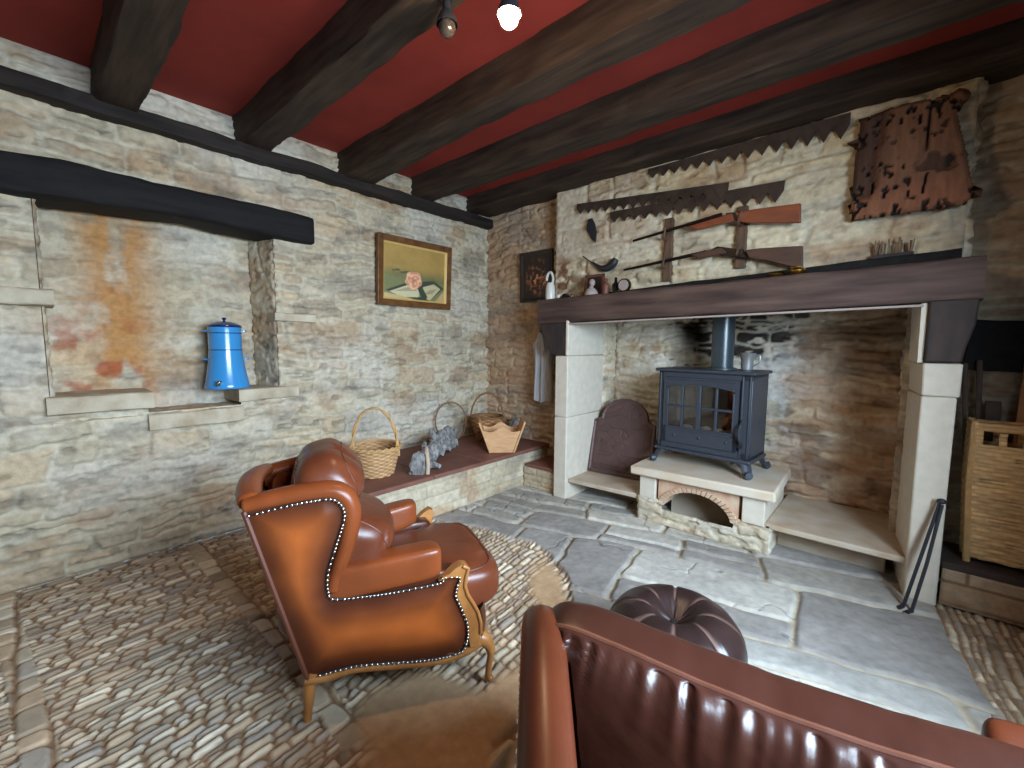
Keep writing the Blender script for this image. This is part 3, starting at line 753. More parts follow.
for x in ((ax0 + cx) / 2 - .002, (ax1 + cx) / 2 + .002): mb.box((x - .009, yd - .006, GZ0), (x + .009, yd + .018, GZ1 - .008))
zm = GZ0 + (GZ1 - GZ0) * .5
mb.box((ax0, yd - .006, zm - .009), (ax1, yd + .018, zm + .009))
mb.box((ax0, yd - .002, GZ0), (ax0 + .012, yd + .018, GZ1 - .04)); mb.box((ax1 - .012, yd - .002, GZ0), (ax1, yd + .018, GZ1 - .04))
mb.build('glazing_bars', M['iron'], door, bevel=.003)
MB().box((ax0, yd + .010, GZ0 - .005), (ax1, yd + .014, GZ1 + .01)).build('glass_pane', M['glass'], door)
for x in (-.21, 0, .21): MB().ball((x, yd - .004, .255), .011, 10).build('boss', M['iron'], door)
mb = MB(); hx = .325
mb.tube(smooth_path([(hx, yd - .01, .44), (hx - .012, yd - .035, .40), (hx - .016, yd - .042, .33), (hx - .005, yd - .03, .27), (hx - .02, yd - .012, .235)], 4), [.006] * 3 + [.010] * 11 + [.007] * 3, 8)
mb.box((hx - .045, yd - .006, .225), (hx + .002, yd + .004, .26)); mb.ball((hx, yd - .01, .445), .009, 8)
mb.build('door_handle', M['irondark'], ts)
# curved front legs
for sx in (-1, 1):
    for fy in (-1, 1):
        mb = MB(); x = sx * (SW - .03); y = fy * (SD - .03)
        path = smooth_path([(x - sx * .03, y, .115), (x + sx * .0, y + fy * .015, .10), (x + sx * .02, y + fy * .035, .06), (x + sx * .035, y + fy * .055, .025), (x + sx * .055, y + fy * .08, .030 + (.004 if sx > 0 else -.004))], 4)
        mb.tube(path, [.050 - .020 * i / (len(path) - 1) for i in range(len(path))], 10, flat=(.30, (sx, fy, 0)))
        mb.build('leg', M['iron'], ts)
mb = MB(); mb.box((-.30, -SD + .02, .108), (.30, SD - .02, .135)); mb.box((.25, -SD - .03, .09), (.27, -SD + .03, .105)); mb.box((-.27, -SD - .02, .09), (-.24, -SD + .02, .105)); mb.build('ash_tray', M['irondark'], ts)
mb = MB(); mb.lathe([(.092, .816), (.092, .835), (.086, .838), (.086, 1.40)], 32, (.06, .04, 0)); mb.build('flue_pipe', M['flue'], ts)
mb = MB(); mb.lathe([(.118, .814), (.116, .826), (.09, .83)], 32, (.06, .04, 0)); mb.build('flue_collar', M['iron'], ts)
mb = MB(); mb.box((-SW + .031, -SD + .06, SZ0 + .05), (SW - .031, SD - .031, SZ0 + .055)); mb.box((-SW + .031, SD - .06, SZ0 + .05), (SW - .031, SD - .035, SZ1 - .04)); mb.build('firebrick_lining', M['firebrick'], ts)
rnd = random.Random(4)
mb = MB()
for k in range(9):
    x = -.26 + .06 * k + rnd.uniform(-.02, .02); mb.ball((x, rnd.uniform(-.06, .03), .235 + rnd.uniform(0, .05)), rnd.uniform(.035, .055), 9, (1.2, 1, rnd.uniform(.7, 1.1)))
o = mb.build('ash_heap', M['ash'], ts, angle=60); o['label'] = 'pale ash heap behind the glass'
# small pitcher standing on the stove
px, py, pz = 2.93, .02, 1.300
mb = MB(); mb.lathe([(.002, .001), (.040, .0), (.046, .03), (.044, .07), (.056, .115), (.062, .135), (.056, .132), (.040, .075), (.002, .07)], 20, cap=False)
mb.tube(smooth_path([(.045, 0, .11), (.085, 0, .12), (.085, 0, .06), (.045, 0, .035)], 4), .006, 6)
o = mb.build('pitcher', mat('tarnished_tin', lin(150, 150, 148), rough=.4, metal=.5, var=.2)); o.location = (px, py, pz)
tag(o, 'small tarnished pitcher on top of the stove right of the flue', 'pitcher')
# twig of dried flowers stands in it
# iron fireback leaning on the wall
def fb_out():
    pts = [(-.31, .0), (-.31, .50), (-.24, .53)]
    for i in range(15):
        a = math.pi - math.pi * i / 14; pts.append((.0 + .235 * math.cos(a), .53 + .20 * math.sin(a)))
    pts += [(.24, .53), (.31, .50), (.31, 0)]
    return pts
fo = fb_out()
fb = thing('iron_fireback', 'brown cast iron fireback plate with round top leaning left of the stove', 'fireback', (1.85, -.02, .206), R(-7))
fb.rotation_euler = (R(-14), 0, R(6)); fb.scale = (1.03, 1, 1.05)
fpoly = np.array(fo)
def fb_fn(U, V):
    x = U - .31; z = V
    sd = poly_sd(x, z, fpoly)
    wq = fbm(x * 4 + 1.2 * fbm(x * 5, z * 5, 304, 2), z * 4, 301, 3)
    rel = sstep(.02, .10, np.abs(((wq * 9) % 1) - .5)) * .6 + .4 * fbm(x * 14, z * 14, 305, 3)
    h = rel * .010 * sstep(.02, .05, sd) + .014 * sstep(.03, .012, sd) 
    return h, np.array(lin(84, 62, 58)) * (.75 + .5 * rel)[..., None]
g = Grid(); g.panel((-.31, -.022, 0), (1, 0, 0), (0, 0, 1), .62, .735, .007, fb_fn, mask=lambda U, V: poly_sd(U - .31, V, fpoly) < -.004, fade=0)
g.build('relief_face', mat('cast_iron_relief', attr=True, rough=.5, metal=.25, var=.15, vscale=18, bump=.2, bscale=70), fb)
MB().prism([(x, -.021, z) for x, z in fo], (0, .022, 0)).build('plate', M['rust'], fb, tri=True)

# ------------------------------------------------------------------ left bench and step
tb = thing('stone_bench', 'long low stone bench with brown slab top along the left wall', 'bench', (0, -1.2, 0))
def ashlar(seed, pal, rh=.085, ln=.42, wash=.3, mo=(176, 160, 136)):
    return rubble(seed, rh=rh, ln=ln, amp=.010, pal=pal, split=0, warp=.004, r=.010, wash=wash, soft=.85, rough=.25, mortar=np.array(lin(*mo)))
BRP = nlin((222, 208, 176), (214, 196, 160), (226, 214, 188), (206, 188, 152))
g = Grid()
g.panel((.94, -1.2, 0), (0, 1, 0), (0, 0, 1), 1.2, .355, .009, ashlar(101, BRP), fade=.008)
g.panel((.94, -2.35 + 0, 0), (0, 1, 0), (0, 0, 1), 1.15, .355, .009, ashlar(103, BRP), fade=.008)
g.panel((0, -2.35, 0), (1, 0, 0), (0, 0, 1), .94, .355, .02, ashlar(104, BRP), fade=.008)
for a in g.v: a[:, 1] += 1.2
g.build('block_face', M['stone'], tb)
mb = MB()
ys = [-2.38, -1.62, -1.02, -.52, .0]
for i in range(4):
    mb.box((.012, ys[i] + 1.2 + .003, .355), (.995, ys[i + 1] + 1.2 - .003, .392))
mb.build('top_slab', M['tile'], tb, bevel=.006)
tb2 = thing('stone_step', 'short stone step with brown top between the bench and left jamb', 'step', (1.16, -.2, 0))
g = Grid(); g.panel((-.205, -.20, 0), (1, 0, 0), (0, 0, 1), .425, .225, .009, ashlar(107, nlin((206, 180, 140), (190, 160, 122), (214, 194, 156)), rh=.07, ln=.3), fade=.006)
g.build('block_face', M['stone'], tb2)
MB().box((-.16, -.225, .222), (.22, .195, .256)).build('top_slab', M['tile'], tb2, bevel=.006)

# right-hand ledge carrying the wicker log basket
tb3 = thing('stone_ledge', 'low block ledge with dark top under the wicker log basket', 'ledge', (4.4, -.2, 0))
g = Grid(); g.panel((-.295, -.165, 0), (1, 0, 0), (0, 0, 1), .615, .225, .009, ashlar(109, nlin((226, 198, 160), (214, 182, 144), (232, 208, 174)), rh=.105, ln=.40, wash=.05, mo=(120, 92, 68)), fade=.006)
g.build('block_face', M['stone'], tb3)
MB().box((-.30, -.18, .222), (.315, .195, .262)).build('top_board', M['corbel'], tb3, bevel=.006)

# ------------------------------------------------------------------ WING ARMCHAIRS
NAILP = [(-.172, .872), (-.03, .898), (.085, .908), (.125, .895), (.146, .862), (.145, .813), (.109, .70), (.083, .61), (.083, .541), (.103, .508), (.22, .500), (.341, .500), (.508, .510), (.516, .530), (.588, .522), (.578, .485), (.571, .445), (.590, .395), (.619, .316), (.621, .25), (.605, .20), (.577, .186), (.471, .180), (.336, .196), (.174, .215), (.042, .206)]
RIMP = [(-.192, .900), (-.10, .916), (-.01, .928), (.09, .932), (.142, .915), (.170, .87), (.174, .80), (.148, .69), (.116, .60), (.10, .535)]
def puff(name, a, b, c, Mx, col, mt, parent, e1=.45, e2=.62, sag=0, lump=0, gather=0, bottom=1.0, wr=.006, seed=1, flare=None, seams=(-.62, .62), seamr=.005, stitch=None, nu=120, nv=48, dark=None, crease=26):
    U, V, P = cushion_pts(a, b, c, e1, e2, nu, nv)
    t = (c - P[..., 2]) / (2 * c)
    P[..., 1] *= (1 + (bottom - 1) * t)
    if lump: P[..., 1] *= 1 + lump * (np.exp(-((P[..., 2] + .13) / .10) ** 2) * .5 - .45 * np.exp(-((P[..., 2] - .02) / .055) ** 2) + .25 * np.exp(-((P[..., 2] - .15) / .09) ** 2)); P[..., 0] *= 1 - .10 * lump * np.exp(-((P[..., 2] - .02) / .06) ** 2)
    if sag: P[..., 2] -= sag * np.clip(1 - (P[..., 0] / a) ** 2, 0, 1) * sstep(0, c * .8, P[..., 2])
    if flare is not None: P[..., 0] *= flare(P[..., 2])
    fold = (0 if gather else 1) * (np.abs(np.sin(U * crease / 2 + 5 * vnoise(U * 4, V * 2, seed))) ** 3) * (vnoise(U * 6, V * 0 + 3, seed + 1) > .35)
    near = np.exp(-((np.abs(V) - abs(seams[0]) - .1) / .30) ** 2)
    n_ = (fbm(P[..., 0] * 9, P[..., 2] * 9 + P[..., 1] * 6, seed + 2, 4) - .5) * 2
    nrm = P / np.maximum(np.linalg.norm(P / np.array([a, b, c]), axis=-1, keepdims=True), 1e-6) / np.array([a, b, c])
    nrm /= np.maximum(np.linalg.norm(nrm, axis=-1, keepdims=True), 1e-6)
    P = P + nrm * (n_ * wr - fold * near * wr * 1.5)[..., None]
    if gather:
        gx = P[..., 0] + .02 * (vnoise(P[..., 0] * 14, P[..., 2] * 9, seed + 9) - .5)
        gm = np.exp(np.minimum(V + .30, 0) / .42) * sstep(-.16, -.34, V) * (np.sin(U) > 0) * (.30 + 1.0 * vnoise(P[..., 0] * 13, P[..., 2] * 2, seed + 12))
        gx = gx + .035 * (vnoise(P[..., 0] * 7, P[..., 2] * 0, seed + 14) - .5) + .012 * (vnoise(P[..., 0] * 25, P[..., 2] * 12, seed + 15) - .5)
        P[..., 1] += gather * gm * (.75 * np.abs(np.sin(gx * 62)) ** 1.5 + .5 * np.sin(gx * 151 + 2) + .35 * np.sin(gx * 233))
    cc = np.array(col)[None, None] * (.80 + .40 * fbm(P[..., 0] * 7, P[..., 2] * 7 + P[..., 1] * 5, seed + 5, 3))[..., None]
    # worn pale along the folds near the seams
    cc = mixc(cc, np.array(col) * 1.35, np.clip(near * .35 * (vnoise(U * 30, V * 6, seed + 8)), 0, .5))
    Mm = np.array(Mx)
    Q = P @ Mm[:3, :3].T + Mm[:3, 3]
    g = Grid(); g.surf(Q, cc, wrap_u=True)
    o = g.build(name, mt, parent)
    for sv in seams:
        j = int(np.argmin(np.abs(V[:, 0] - sv)))
        mb = MB(); mb.tube([Q[j, i] + 0 for i in range(nu)], seamr, 6, closed=True)
        s_ = mb.build('piping', stitch or mt_pipe[mt.name], o)
    return o
mt_pipe = {'tan_leather': mat('tan_piping', lin(84, 40, 22), rough=.5, var=.1), 'brown_leather': mat('brown_piping', lin(92, 52, 36), rough=.45, var=.1)}

def wing_chair(label, loc, rz, W, sp, side_c, edge_c, pil_c, group, arms_c, pillow, seatz=.41, zs=1.0, side_mt='tan'):
    t = thing('wing_armchair', label, 'armchair', loc, rz, group); fl = pillow.get('fl', 0)
    side_c = np.array(side_c); edge_c = np.array(edge_c); arms_c = np.array(arms_c)
    def shift(y): return sp * np.clip((.70 - np.asarray(y)) / .90, 0, 1) + fl * np.clip((.17 - np.asarray(y)) / .36, 0, 1)
    hw = W / 2
    def X(sg, y, off=0.): return sg * (hw - float(shift(y)) - off)
    opoly = np.array([(0.0, .185), (-.19, .89)] + [(-.16, .895)] + [(s, z + .012) for s, z in NAILP[1:3]] + NAILP[3:] )
    TM = M[side_mt]
    for sg in (1, -1):
        def fn(U, V):
            y = (U - .23) if sg > 0 else (.65 - U); z = V + .14
            sd = poly_sd(y, z, opoly)
            k = sstep(.0, .16, sd + .05 * (fbm(y * 5, z * 5, 401, 3) - .5))
            k = np.clip(k * (.72 + .5 * fbm(y * 3.2, z * 3.2, 405, 3)), 0, 1)
            c = mixc(edge_c, side_c, k) * (.80 + .40 * fbm(y * 7, z * 7, 403, 4))[..., None]
            return .014 * sstep(0, .08, sd), c
        mk = lambda U, V: poly_sd((U - .23) if sg > 0 else (.65 - U), V + .14, opoly) < -.004
        g = Grid(); g.panel((sg * hw, -.23 if sg > 0 else .65, .14), (0, sg, 0), (0, 0, 1), .88, .80, .008, fn, mask=mk, fade=0)
        a = g.v[-1]; a[:, 0] -= sg * shift(a[:, 1])
        sidep = g.build('side_panel', TM, t)
        MB().tube([(X(sg, y, .004), y, z) for y, z in [(.0, .19), (-.05, .375), (-.10, .56), (-.15, .745), (-.188, .885)]], .011, 8).build('welt', mt_pipe['tan_leather'] if side_mt == 'tan' else mt_pipe['brown_leather'], sidep)
        # trim and nail heads
        npth = [np.array(q) for q in smooth_path([(s, z, 0) for s, z in NAILP], 8)]
        pts = [(X(sg, q[0], -.005), q[0], q[1]) for q in npth]
        MB().tube(pts, .0048, 6).build('trim_band', M['gimp'], sidep)
        mb = MB(); acc = 0; last = None
        for p in pts:
            p = np.array(p)
            if last is not None:
                acc += np.linalg.norm(p - last)
            if last is None or acc > .0135:
                mb.ball((p[0] + sg * .006, p[1], p[2]), .0056, 8, (.7, 1, 1)); acc = 0
            last = p
        mb.build('nail_heads', M['nail'], sidep)['kind'] = 'stuff'
        # wing roll and inner wing
        g = Grid(); path = smooth_path([(s, z, 0) for s, z in RIMP], 6); n = len(path); K = 14
        P = np.zeros((n + 2, K, 3)); Ccol = np.zeros((n + 2, K, 3))
        for i in range(n):
            q = path[i]; d = path[min(i + 1, n - 1)] - path[max(i - 1, 0)]; d = d / np.linalg.norm(d)
            nn = np.array([-d[1], d[0]])
            rr = .030 + .008 * math.sin(math.pi * i / (n - 1))
            for k in range(K):
                a_ = 2 * math.pi * k / K
                P[i + 1, k] = (X(sg, q[0], .034) + sg * .046 * math.cos(a_), q[0] + nn[0] * rr * math.sin(a_), q[1] + nn[1] * rr * math.sin(a_))
            Ccol[i + 1] = arms_c * (.85 + .3 * float(fbm(np.array(i * .3), np.array(sg * 2.), 407)))
        P[0] = P[1].mean(0); P[-1] = P[-2].mean(0); Ccol[0] = Ccol[1]; Ccol[-1] = Ccol[-2]
        if sg < 0: P = P[:, ::-1]
        g.surf(P, Ccol, wrap_u=True)
        ipoly = np.array([(-.045, .40), (-.175, .89), (-.01, .93), (.09, .93), (.15, .90), (.17, .83), (.14, .69), (.12, .58), (.20, .5), (.20, .40)])
        g.panel((sg * (hw - .075), .21 if sg > 0 else -.21, .39), (0, -sg, 0), (0, 0, 1), .42, .56, .014,
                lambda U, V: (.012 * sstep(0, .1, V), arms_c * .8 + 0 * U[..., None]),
                mask=lambda U, V: poly_sd((.21 - U) if sg > 0 else (U - .21), V + .39, ipoly) < -.004, fade=0)
        a = g.v[-1]; a[:, 0] -= sg * shift(a[:, 1])
        g.build('wing', TM, t)
        # arm pad
        U, V, Q = cushion_pts(.230, .062, .068, .28, .42, 64, 24)
        cc = arms_c * (.85 + .3 * fbm(Q[..., 0] * 8, Q[..., 2] * 8, 409, 3))[..., None]
        zed = 1 - .0 * Q[..., 0]
        ya = .292 + Q[..., 0]
        A = np.stack([sg * (hw - shift(ya) - .052) + Q[..., 1], ya, .572 + Q[..., 2] + (.10 + pillow.get('az', 0)) * Q[..., 0] + .25 * pillow.get('az', 0)], -1)
        if sg > 0: A = A[:, ::-1]
        g = Grid(); g.surf(A, cc, wrap_u=True)
        U, V, Q = cushion_pts(.33, .045, .13, .2, .3, 48, 16)
        ya = .27 + Q[..., 0]
        A = np.stack([sg * (hw - shift(ya) - .06) + Q[..., 1], ya, .42 + Q[..., 2] * (1 + 1.2 * pillow.get('az', 0))], -1)
        g.surf(A, edge_c * 1.0, wrap_u=True)
        g.build('arm', TM, t)
        # carved front post of golden wood
        post = [(.500, .520), (.522, .538), (.545, .545), (.570, .566), (.600, .578), (.622, .572), (.630, .556), (.620, .530), (.616, .49), (.626, .45), (.648, .41), (.670, .365), (.682, .315), (.684, .27), (.675, .235),
                (.66, .20), (.630, .205), (.624, .25), (.621, .316), (.594, .395), (.574, .445), (.581, .485), (.590, .524), (.545, .530)]
        mb = MB(); mb.prism([(X(sg, s, -.012), s, z) for s, z in post], (-sg * .05, 0, 0))
        mb.tube([(X(sg, s, -.012), s, z) for s, z in [(.60, .574), (.624, .560), (.614, .525), (.609, .485), (.620, .445), (.642, .405), (.664, .36), (.676, .31), (.676, .26)]], .009, 8)
        mb.build('arm_post', M['show'], t, bevel=.005, tri=True)
        # curved rail below the panel
        rail = smooth_path([(X(sg, y, .012), y, z) for y, z in [(-.01, .185), (.06, .182), (.174, .196), (.336, .176), (.471, .162), (.56, .166), (.62, .178), (.68, .205)]], 6)
        MB().tube(rail, .021, 10).build('side_rail', M['show'], t)
        # legs
        lf = smooth_path([(X(sg, .6, .03), .655, .225), (X(sg, .6, .018), .712, .195), (X(sg, .6, .012), .735, .14), (X(sg, .6, .018), .728, .07), (X(sg, .6, .014), .725, .025), (X(sg, .6, .006), .738, .008)], 5)
        n = len(lf); rr = [.026, .03, .033, .034, .033, .031, .029, .026, .023, .021, .019, .017, .0155, .0145, .014, .0135, .0135, .014, .0145, .015, .0155, .016, .0165, .016, .015, .013]
        MB().tube(lf, [rr[min(i, len(rr) - 1)] for i in range(n)], 10).build('leg', M['show'], t)
        lb = smooth_path([(X(sg, 0, .02), .02, .21), (X(sg, 0, .018), .004, .16), (X(sg, 0, .018), .0, .10), (X(sg, 0, .02), -.006, .045), (X(sg, 0, .018), -.008, .008)], 5)
        n = len(lb)
        MB().tube(lb, [.028 - .012 * min(1, i / (n * .7)) for i in range(n)], 10).build('leg', M['show'], t)
    # front rail and leather seat front
    fr = smooth_path([(-hw + .03, .70, .215), (-hw * .6, .735, .20), (0, .755, .185), (hw * .6, .735, .20), (hw - .03, .70, .215)], 6)
    MB().tube(fr, .020, 10).build('front_rail', M['show'], t)
    g = Grid(); n = 24
    xs = np.linspace(-hw + .005, hw - .005, n); zz = np.linspace(.195, .36, 10)
    XX, ZZ = np.meshgrid(xs, zz)
    YY = .665 + .085 * np.sqrt(np.clip(1 - (XX / hw) ** 2, 0, 1)) + .012 * np.sin(np.clip((ZZ - .2) / .16, 0, 1) * np.pi)
    g.surf(np.stack([XX, YY, ZZ], -1), np.array(edge_c) * 1.0); g.build('seat_front', TM, t)
    # back: outer panel, inner panel, crest
    bw = lambda z: hw - sp * 1.0 - .004
    xs = np.linspace(-1, 1, 26); zz = np.linspace(0, 1, 24); XX, ZZ = np.meshgrid(xs, zz)
    crest = .02 * (1 - xs ** 2)
    zt = .905 + pillow.get('cz', 0) + crest[None, :]
    Zp = .185 + ZZ * (zt - .185); f_ = ZZ
    Yo = .0 - .19 * f_ - .025 * f_ ** 2 * (1 - XX ** 2)
    Xo = XX * (hw - shift(Yo))
    cb = mixc(edge_c, side_c, sstep(0, .3, 1 - np.abs(XX)) * sstep(0, .15, ZZ) * sstep(0, .15, 1 - ZZ))
    g = Grid(); g.surf(np.stack([Xo, Yo, Zp], -1)[:, ::-1], cb[:, ::-1])
    Yi = Yo + .10
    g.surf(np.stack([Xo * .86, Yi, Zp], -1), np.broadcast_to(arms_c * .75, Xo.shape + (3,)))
    g.build('back_panel', TM, t)
    cp = [(float(x) * (hw - float(shift(-.17)) - .02), -.165 - .03 * (1 - x * x), .912 + pillow.get('cz', 0) + .02 * (1 - x * x)) for x in np.linspace(-1, 1, 18)]
    cm = Grid(); K = 12; P = np.zeros((20, K, 3))
    for i, p in enumerate(cp):
        for k in range(K):
            a_ = 2 * math.pi * k / K; P[i + 1, k] = (p[0], p[1] + .046 * math.cos(a_), p[2] + .030 * math.sin(a_))
    P[0] = P[1].mean(0); P[-1] = P[-2].mean(0)
    cm.surf(P[:, ::-1], np.broadcast_to(arms_c, P.shape), wrap_u=True); cm.build('crest_roll', TM, t)
    # seat platform hidden below the cushion, then the cushions
    PM = M['tan'] if side_mt == 'tan' else M['brown']
    b0, b1 = hw - float(shift(0)) - .06, hw - .05
    MB().hexa([(-b0, .03, .20), (b0, .03, .20), (b1, .62, .20), (-b1, .62, .20)], [(-b0, .03, .30), (b0, .03, .30), (b1, .62, .30), (-b1, .62, .30)]).build('seat_base', M['gimp'], t)
    Mx = Matrix.Translation((0, .355, seatz)) @ Matrix.Rotation(R(90), 4, 'X') @ Matrix.Rotation(R(0), 4, 'Y')
    puff('seat_cushion', hw - .045, .128, .470, Mx, np.array(pil_c) * 1.05, PM, t, e1=.32, e2=.55, seed=11, wr=.005,
         flare=lambda z: np.where(z < -.20, 1.0, .80) * 1.0 if False else (.78 + .05 * sstep(.2, -.1, z) + .17 * sstep(.12, .24, -z)), seams=(-.6, .6), crease=16)
    Mp = Matrix.Translation(pillow['loc']) @ Matrix.Rotation(R(pillow['tilt']), 4, 'X') @ Matrix.Rotation(R(pillow.get('roll', 0)), 4, 'Y')
    puff('back_cushion', pillow['a'], pillow['b'], pillow['c'], Mp, pil_c, pillow.get('mt', PM), t, e1=pillow.get('e1', .42), e2=pillow.get('e2', .6), sag=pillow.get('sag', 0), lump=pillow.get('lump', 0), gather=pillow.get('gather', 0), seamr=pillow.get('seamr', .005), bottom=pillow.get('bottom', 1.25), seed=21, wr=pillow.get('wr', .007), crease=pillow.get('crease', 26), nu=pillow.get('nu', 120), nv=72, seams=pillow.get('seams', (-.62, .62)))
    return t

W1 = .70
wing_chair('tan leather wing armchair with nailhead trim, whole chair seen side-on left of centre', (1.962, -3.071, 0), R(64.85 - 90), W1, .11,
           lin(162, 82, 34), lin(68, 30, 15), lin(92, 45, 26), 'wing armchairs', lin(120, 58, 27),
           dict(loc=(0, .125, .765), tilt=14, a=.245, b=.115, c=.295, bottom=1.35, lump=1.0, seamr=.003, nu=150))
W2 = 1.04
wing_chair('brown leather wing armchair in the foreground, seen from behind its plump back cushion', (3.762, -3.168, 0), R(106 - 90), W2, .08,
           lin(104, 50, 26), lin(56, 27, 16), lin(54, 27, 19), 'wing armchairs', lin(76, 34, 17),
           dict(loc=(-.02, .155, .70), tilt=7, roll=3.5, az=.20, a=.425, b=.095, c=.275, bottom=1.15, crease=30, wr=.006, mt=M['brown'], e1=.30, sag=.045, seams=(-.13,), e2=.5, fl=.12, cz=-.07, gather=.014, nu=420, seamr=.0045))

# ------------------------------------------------------------------ POUF
pf = thing('leather_pouf', 'round dark brown patchwork leather pouf beyond the foreground armchair', 'pouf', (3.19, -2.06, 0), R(20))
nu, nv = 96, 44
u = np.linspace(0, 2 * np.pi, nu, endpoint=False); v = np.linspace(0, 1, nv); U, V = np.meshgrid(u, v)
RP, HP = .285, .40
ang = V * np.pi
prof_r = RP * np.abs(np.sin(ang)) ** .62; prof_z = HP / 2 * (1 + np.sign(np.cos(ang)) * np.abs(np.cos(ang)) ** .75)
dim = np.exp(-(prof_r / .085) ** 2) * (V < .5)
prof_z = prof_z - .085 * dim
seam = np.abs(((U / (2 * np.pi) * 8) % 1) - .5)
seamd = sstep(.47, .5, seam); ring = np.abs(((prof_r / .095) % 1) - .5) * (V < .5)
ringd = sstep(.46, .5, ring) * (prof_r > .05)
pl_ = np.exp(-(prof_r / .14) ** 2) * np.abs(np.sin(U * 6 + 3 * vnoise(U * 2, V * 9, 5))) * (V < .5)
rr = prof_r * (1 - .05 * seamd) + 0; zz = prof_z - .006 * seamd * (V < .6) - .006 * ringd - .004 * pl_ + .012 * (fbm(np.cos(U) * prof_r * 14, np.sin(U) * prof_r * 14, 431, 3) - .5)
P = np.stack([rr * np.cos(U), rr * np.sin(U), np.maximum(zz, 0)], -1)
c = mixc(np.array(lin(42, 28, 26)) * (.75 + .5 * fbm(P[..., 0] * 12, P[..., 1] * 12 + P[..., 2] * 9, 433, 3))[..., None], np.array(lin(112, 86, 76)), np.clip(.8 * np.maximum(seamd * (prof_r > .1), ringd), 0, 1))
g = Grid(); g.surf(P[::-1], c[::-1], wrap_u=True); g.build('cover', M['brown'], pf)
MB().lathe([(.004, .315), (.016, .316), (.014, .322), (.004, .325)], 16).build('button', M['gimp'], pf)

# ------------------------------------------------------------------ BASKETS
def weave_lathe(prof, seg, col1, col2, rows, stakes, amp=.006, nz=60):
    """basket side: prof list (r,z) bottom to top"""
    zs = np.array([p[1] for p in prof]); rs = np.array([p[0] for p in prof])
    v = np.linspace(0, 1, nz); u = np.linspace(0, 2 * np.pi, seg, endpoint=False); U, V = np.meshgrid(u, v)
    Z = zs[0] + (zs[-1] - zs[0]) * V; Rr = np.interp(Z, zs, rs)
    row = np.floor(V * rows); ph = np.sin(U * stakes / 2 + np.pi * row)
    rnd_ = np.sqrt(np.clip(1 - ((V * rows) % 1 * 2 - 1) ** 2, 0, 1))
    d = amp * ph + amp * .8 * rnd_
    c = mixc(np.array(col2), np.array(col1), np.clip(.30 + .4 * rnd_ + .3 * ph, 0, 1)) * (.85 + .3 * h2(row, np.floor(U * 3), 7))[..., None]
    return np.stack([(Rr + d) * np.cos(U), (Rr + d) * np.sin(U), Z], -1), c
wb_ = thing('wicker_basket', 'pale round wicker basket with tall hoop handle on the bench behind the armchair', 'basket', (.60, -1.93, .394), R(38))
P, c = weave_lathe([(.145, 0), (.175, .12), (.205, .235)], 120, lin(206, 162, 114), lin(128, 90, 58), 15, 24, amp=.0045)
Pi = P.copy(); Pi[..., :2] *= .93; Pi = Pi[:, ::-1]
g = Grid(); g.surf(P, c, wrap_u=True); g.surf(Pi, c[:, ::-1] * .8, wrap_u=True)
r0 = P[:2].copy(); r0[0] *= 0; r0[..., 2] = .012; g.surf(r0, c[:2], wrap_u=True)
g.build('body', M['wicker'], wb_)
mb = MB(); n = 90
for s_ in (0, 1): mb.tube([((.205 + .008 * math.cos(k / n * 70 + s_ * math.pi)) * math.cos(2 * math.pi * k / n), (.205 + .008 * math.cos(k / n * 70 + s_ * math.pi)) * math.sin(2 * math.pi * k / n), .238 + .009 * math.sin(k / n * 70 + s_ * math.pi)) for k in range(n)], .009, 7, closed=True)
mb.build('rim', M['cane'], wb_)
mb = MB()
for s_ in (0, 1):
    mb.tube([((.195 + .009 * math.cos(k * .55 + s_ * math.pi)) * math.cos(math.pi * k / 40), .009 * math.sin(k * .55 + s_ * math.pi), .16 + .40 * math.sin(math.pi * k / 40) ** .8 if 0 < k < 40 else .16) for k in range(41)], .009, 7)
mb.build('handle', M['cane'], wb_)

# rear basket with dark hoop in the corner
wb2 = thing('wicker_basket', 'brown wicker basket with thin dark hoop handle in the wall corner', 'basket', (.36, -.36, .394), R(45))
P, c = weave_lathe([(.10, 0), (.15, .12), (.185, .27)], 90, lin(178, 128, 80), lin(104, 68, 42), 12, 18)
Pi = P.copy(); Pi[..., :2] *= .93; Pi = Pi[:, ::-1]
g = Grid(); g.surf(P, c, wrap_u=True); g.surf(Pi, c[:, ::-1] * .7, wrap_u=True); r0 = P[:2].copy(); r0[0] *= 0; r0[..., 2] = .012; g.surf(r0, c[:2], wrap_u=True); g.build('body', M['wicker'], wb2)
mb = MB(); mb.tube([(.187 * math.cos(2 * math.pi * k / 60), .187 * math.sin(2 * math.pi * k / 60), .272) for k in range(60)], .011, 7, closed=True); mb.build('rim', M['canedark'], wb2)
mb = MB(); mb.tube([(.185 * math.cos(math.pi * k / 30), 0, .25 + .29 * math.sin(math.pi * k / 30)) for k in range(31)], .010, 7); mb.build('handle', M['canedark'], wb2)
hp = MB(); hp.tube([(.17 * math.cos(2 * math.pi * k / 50), .03 * math.sin(2 * math.pi * k / 50), .21 + .21 * math.sin(2 * math.pi * k / 50)) for k in range(50)], .008, 7, closed=True)
o = hp.build('loose_hoop', M['canedark']); o.location = (.165, -.735, .42); o.rotation_euler = (0, 0, R(52)); tag(o, 'bare dark cane hoop leaning on the wall behind the baskets', 'hoop')

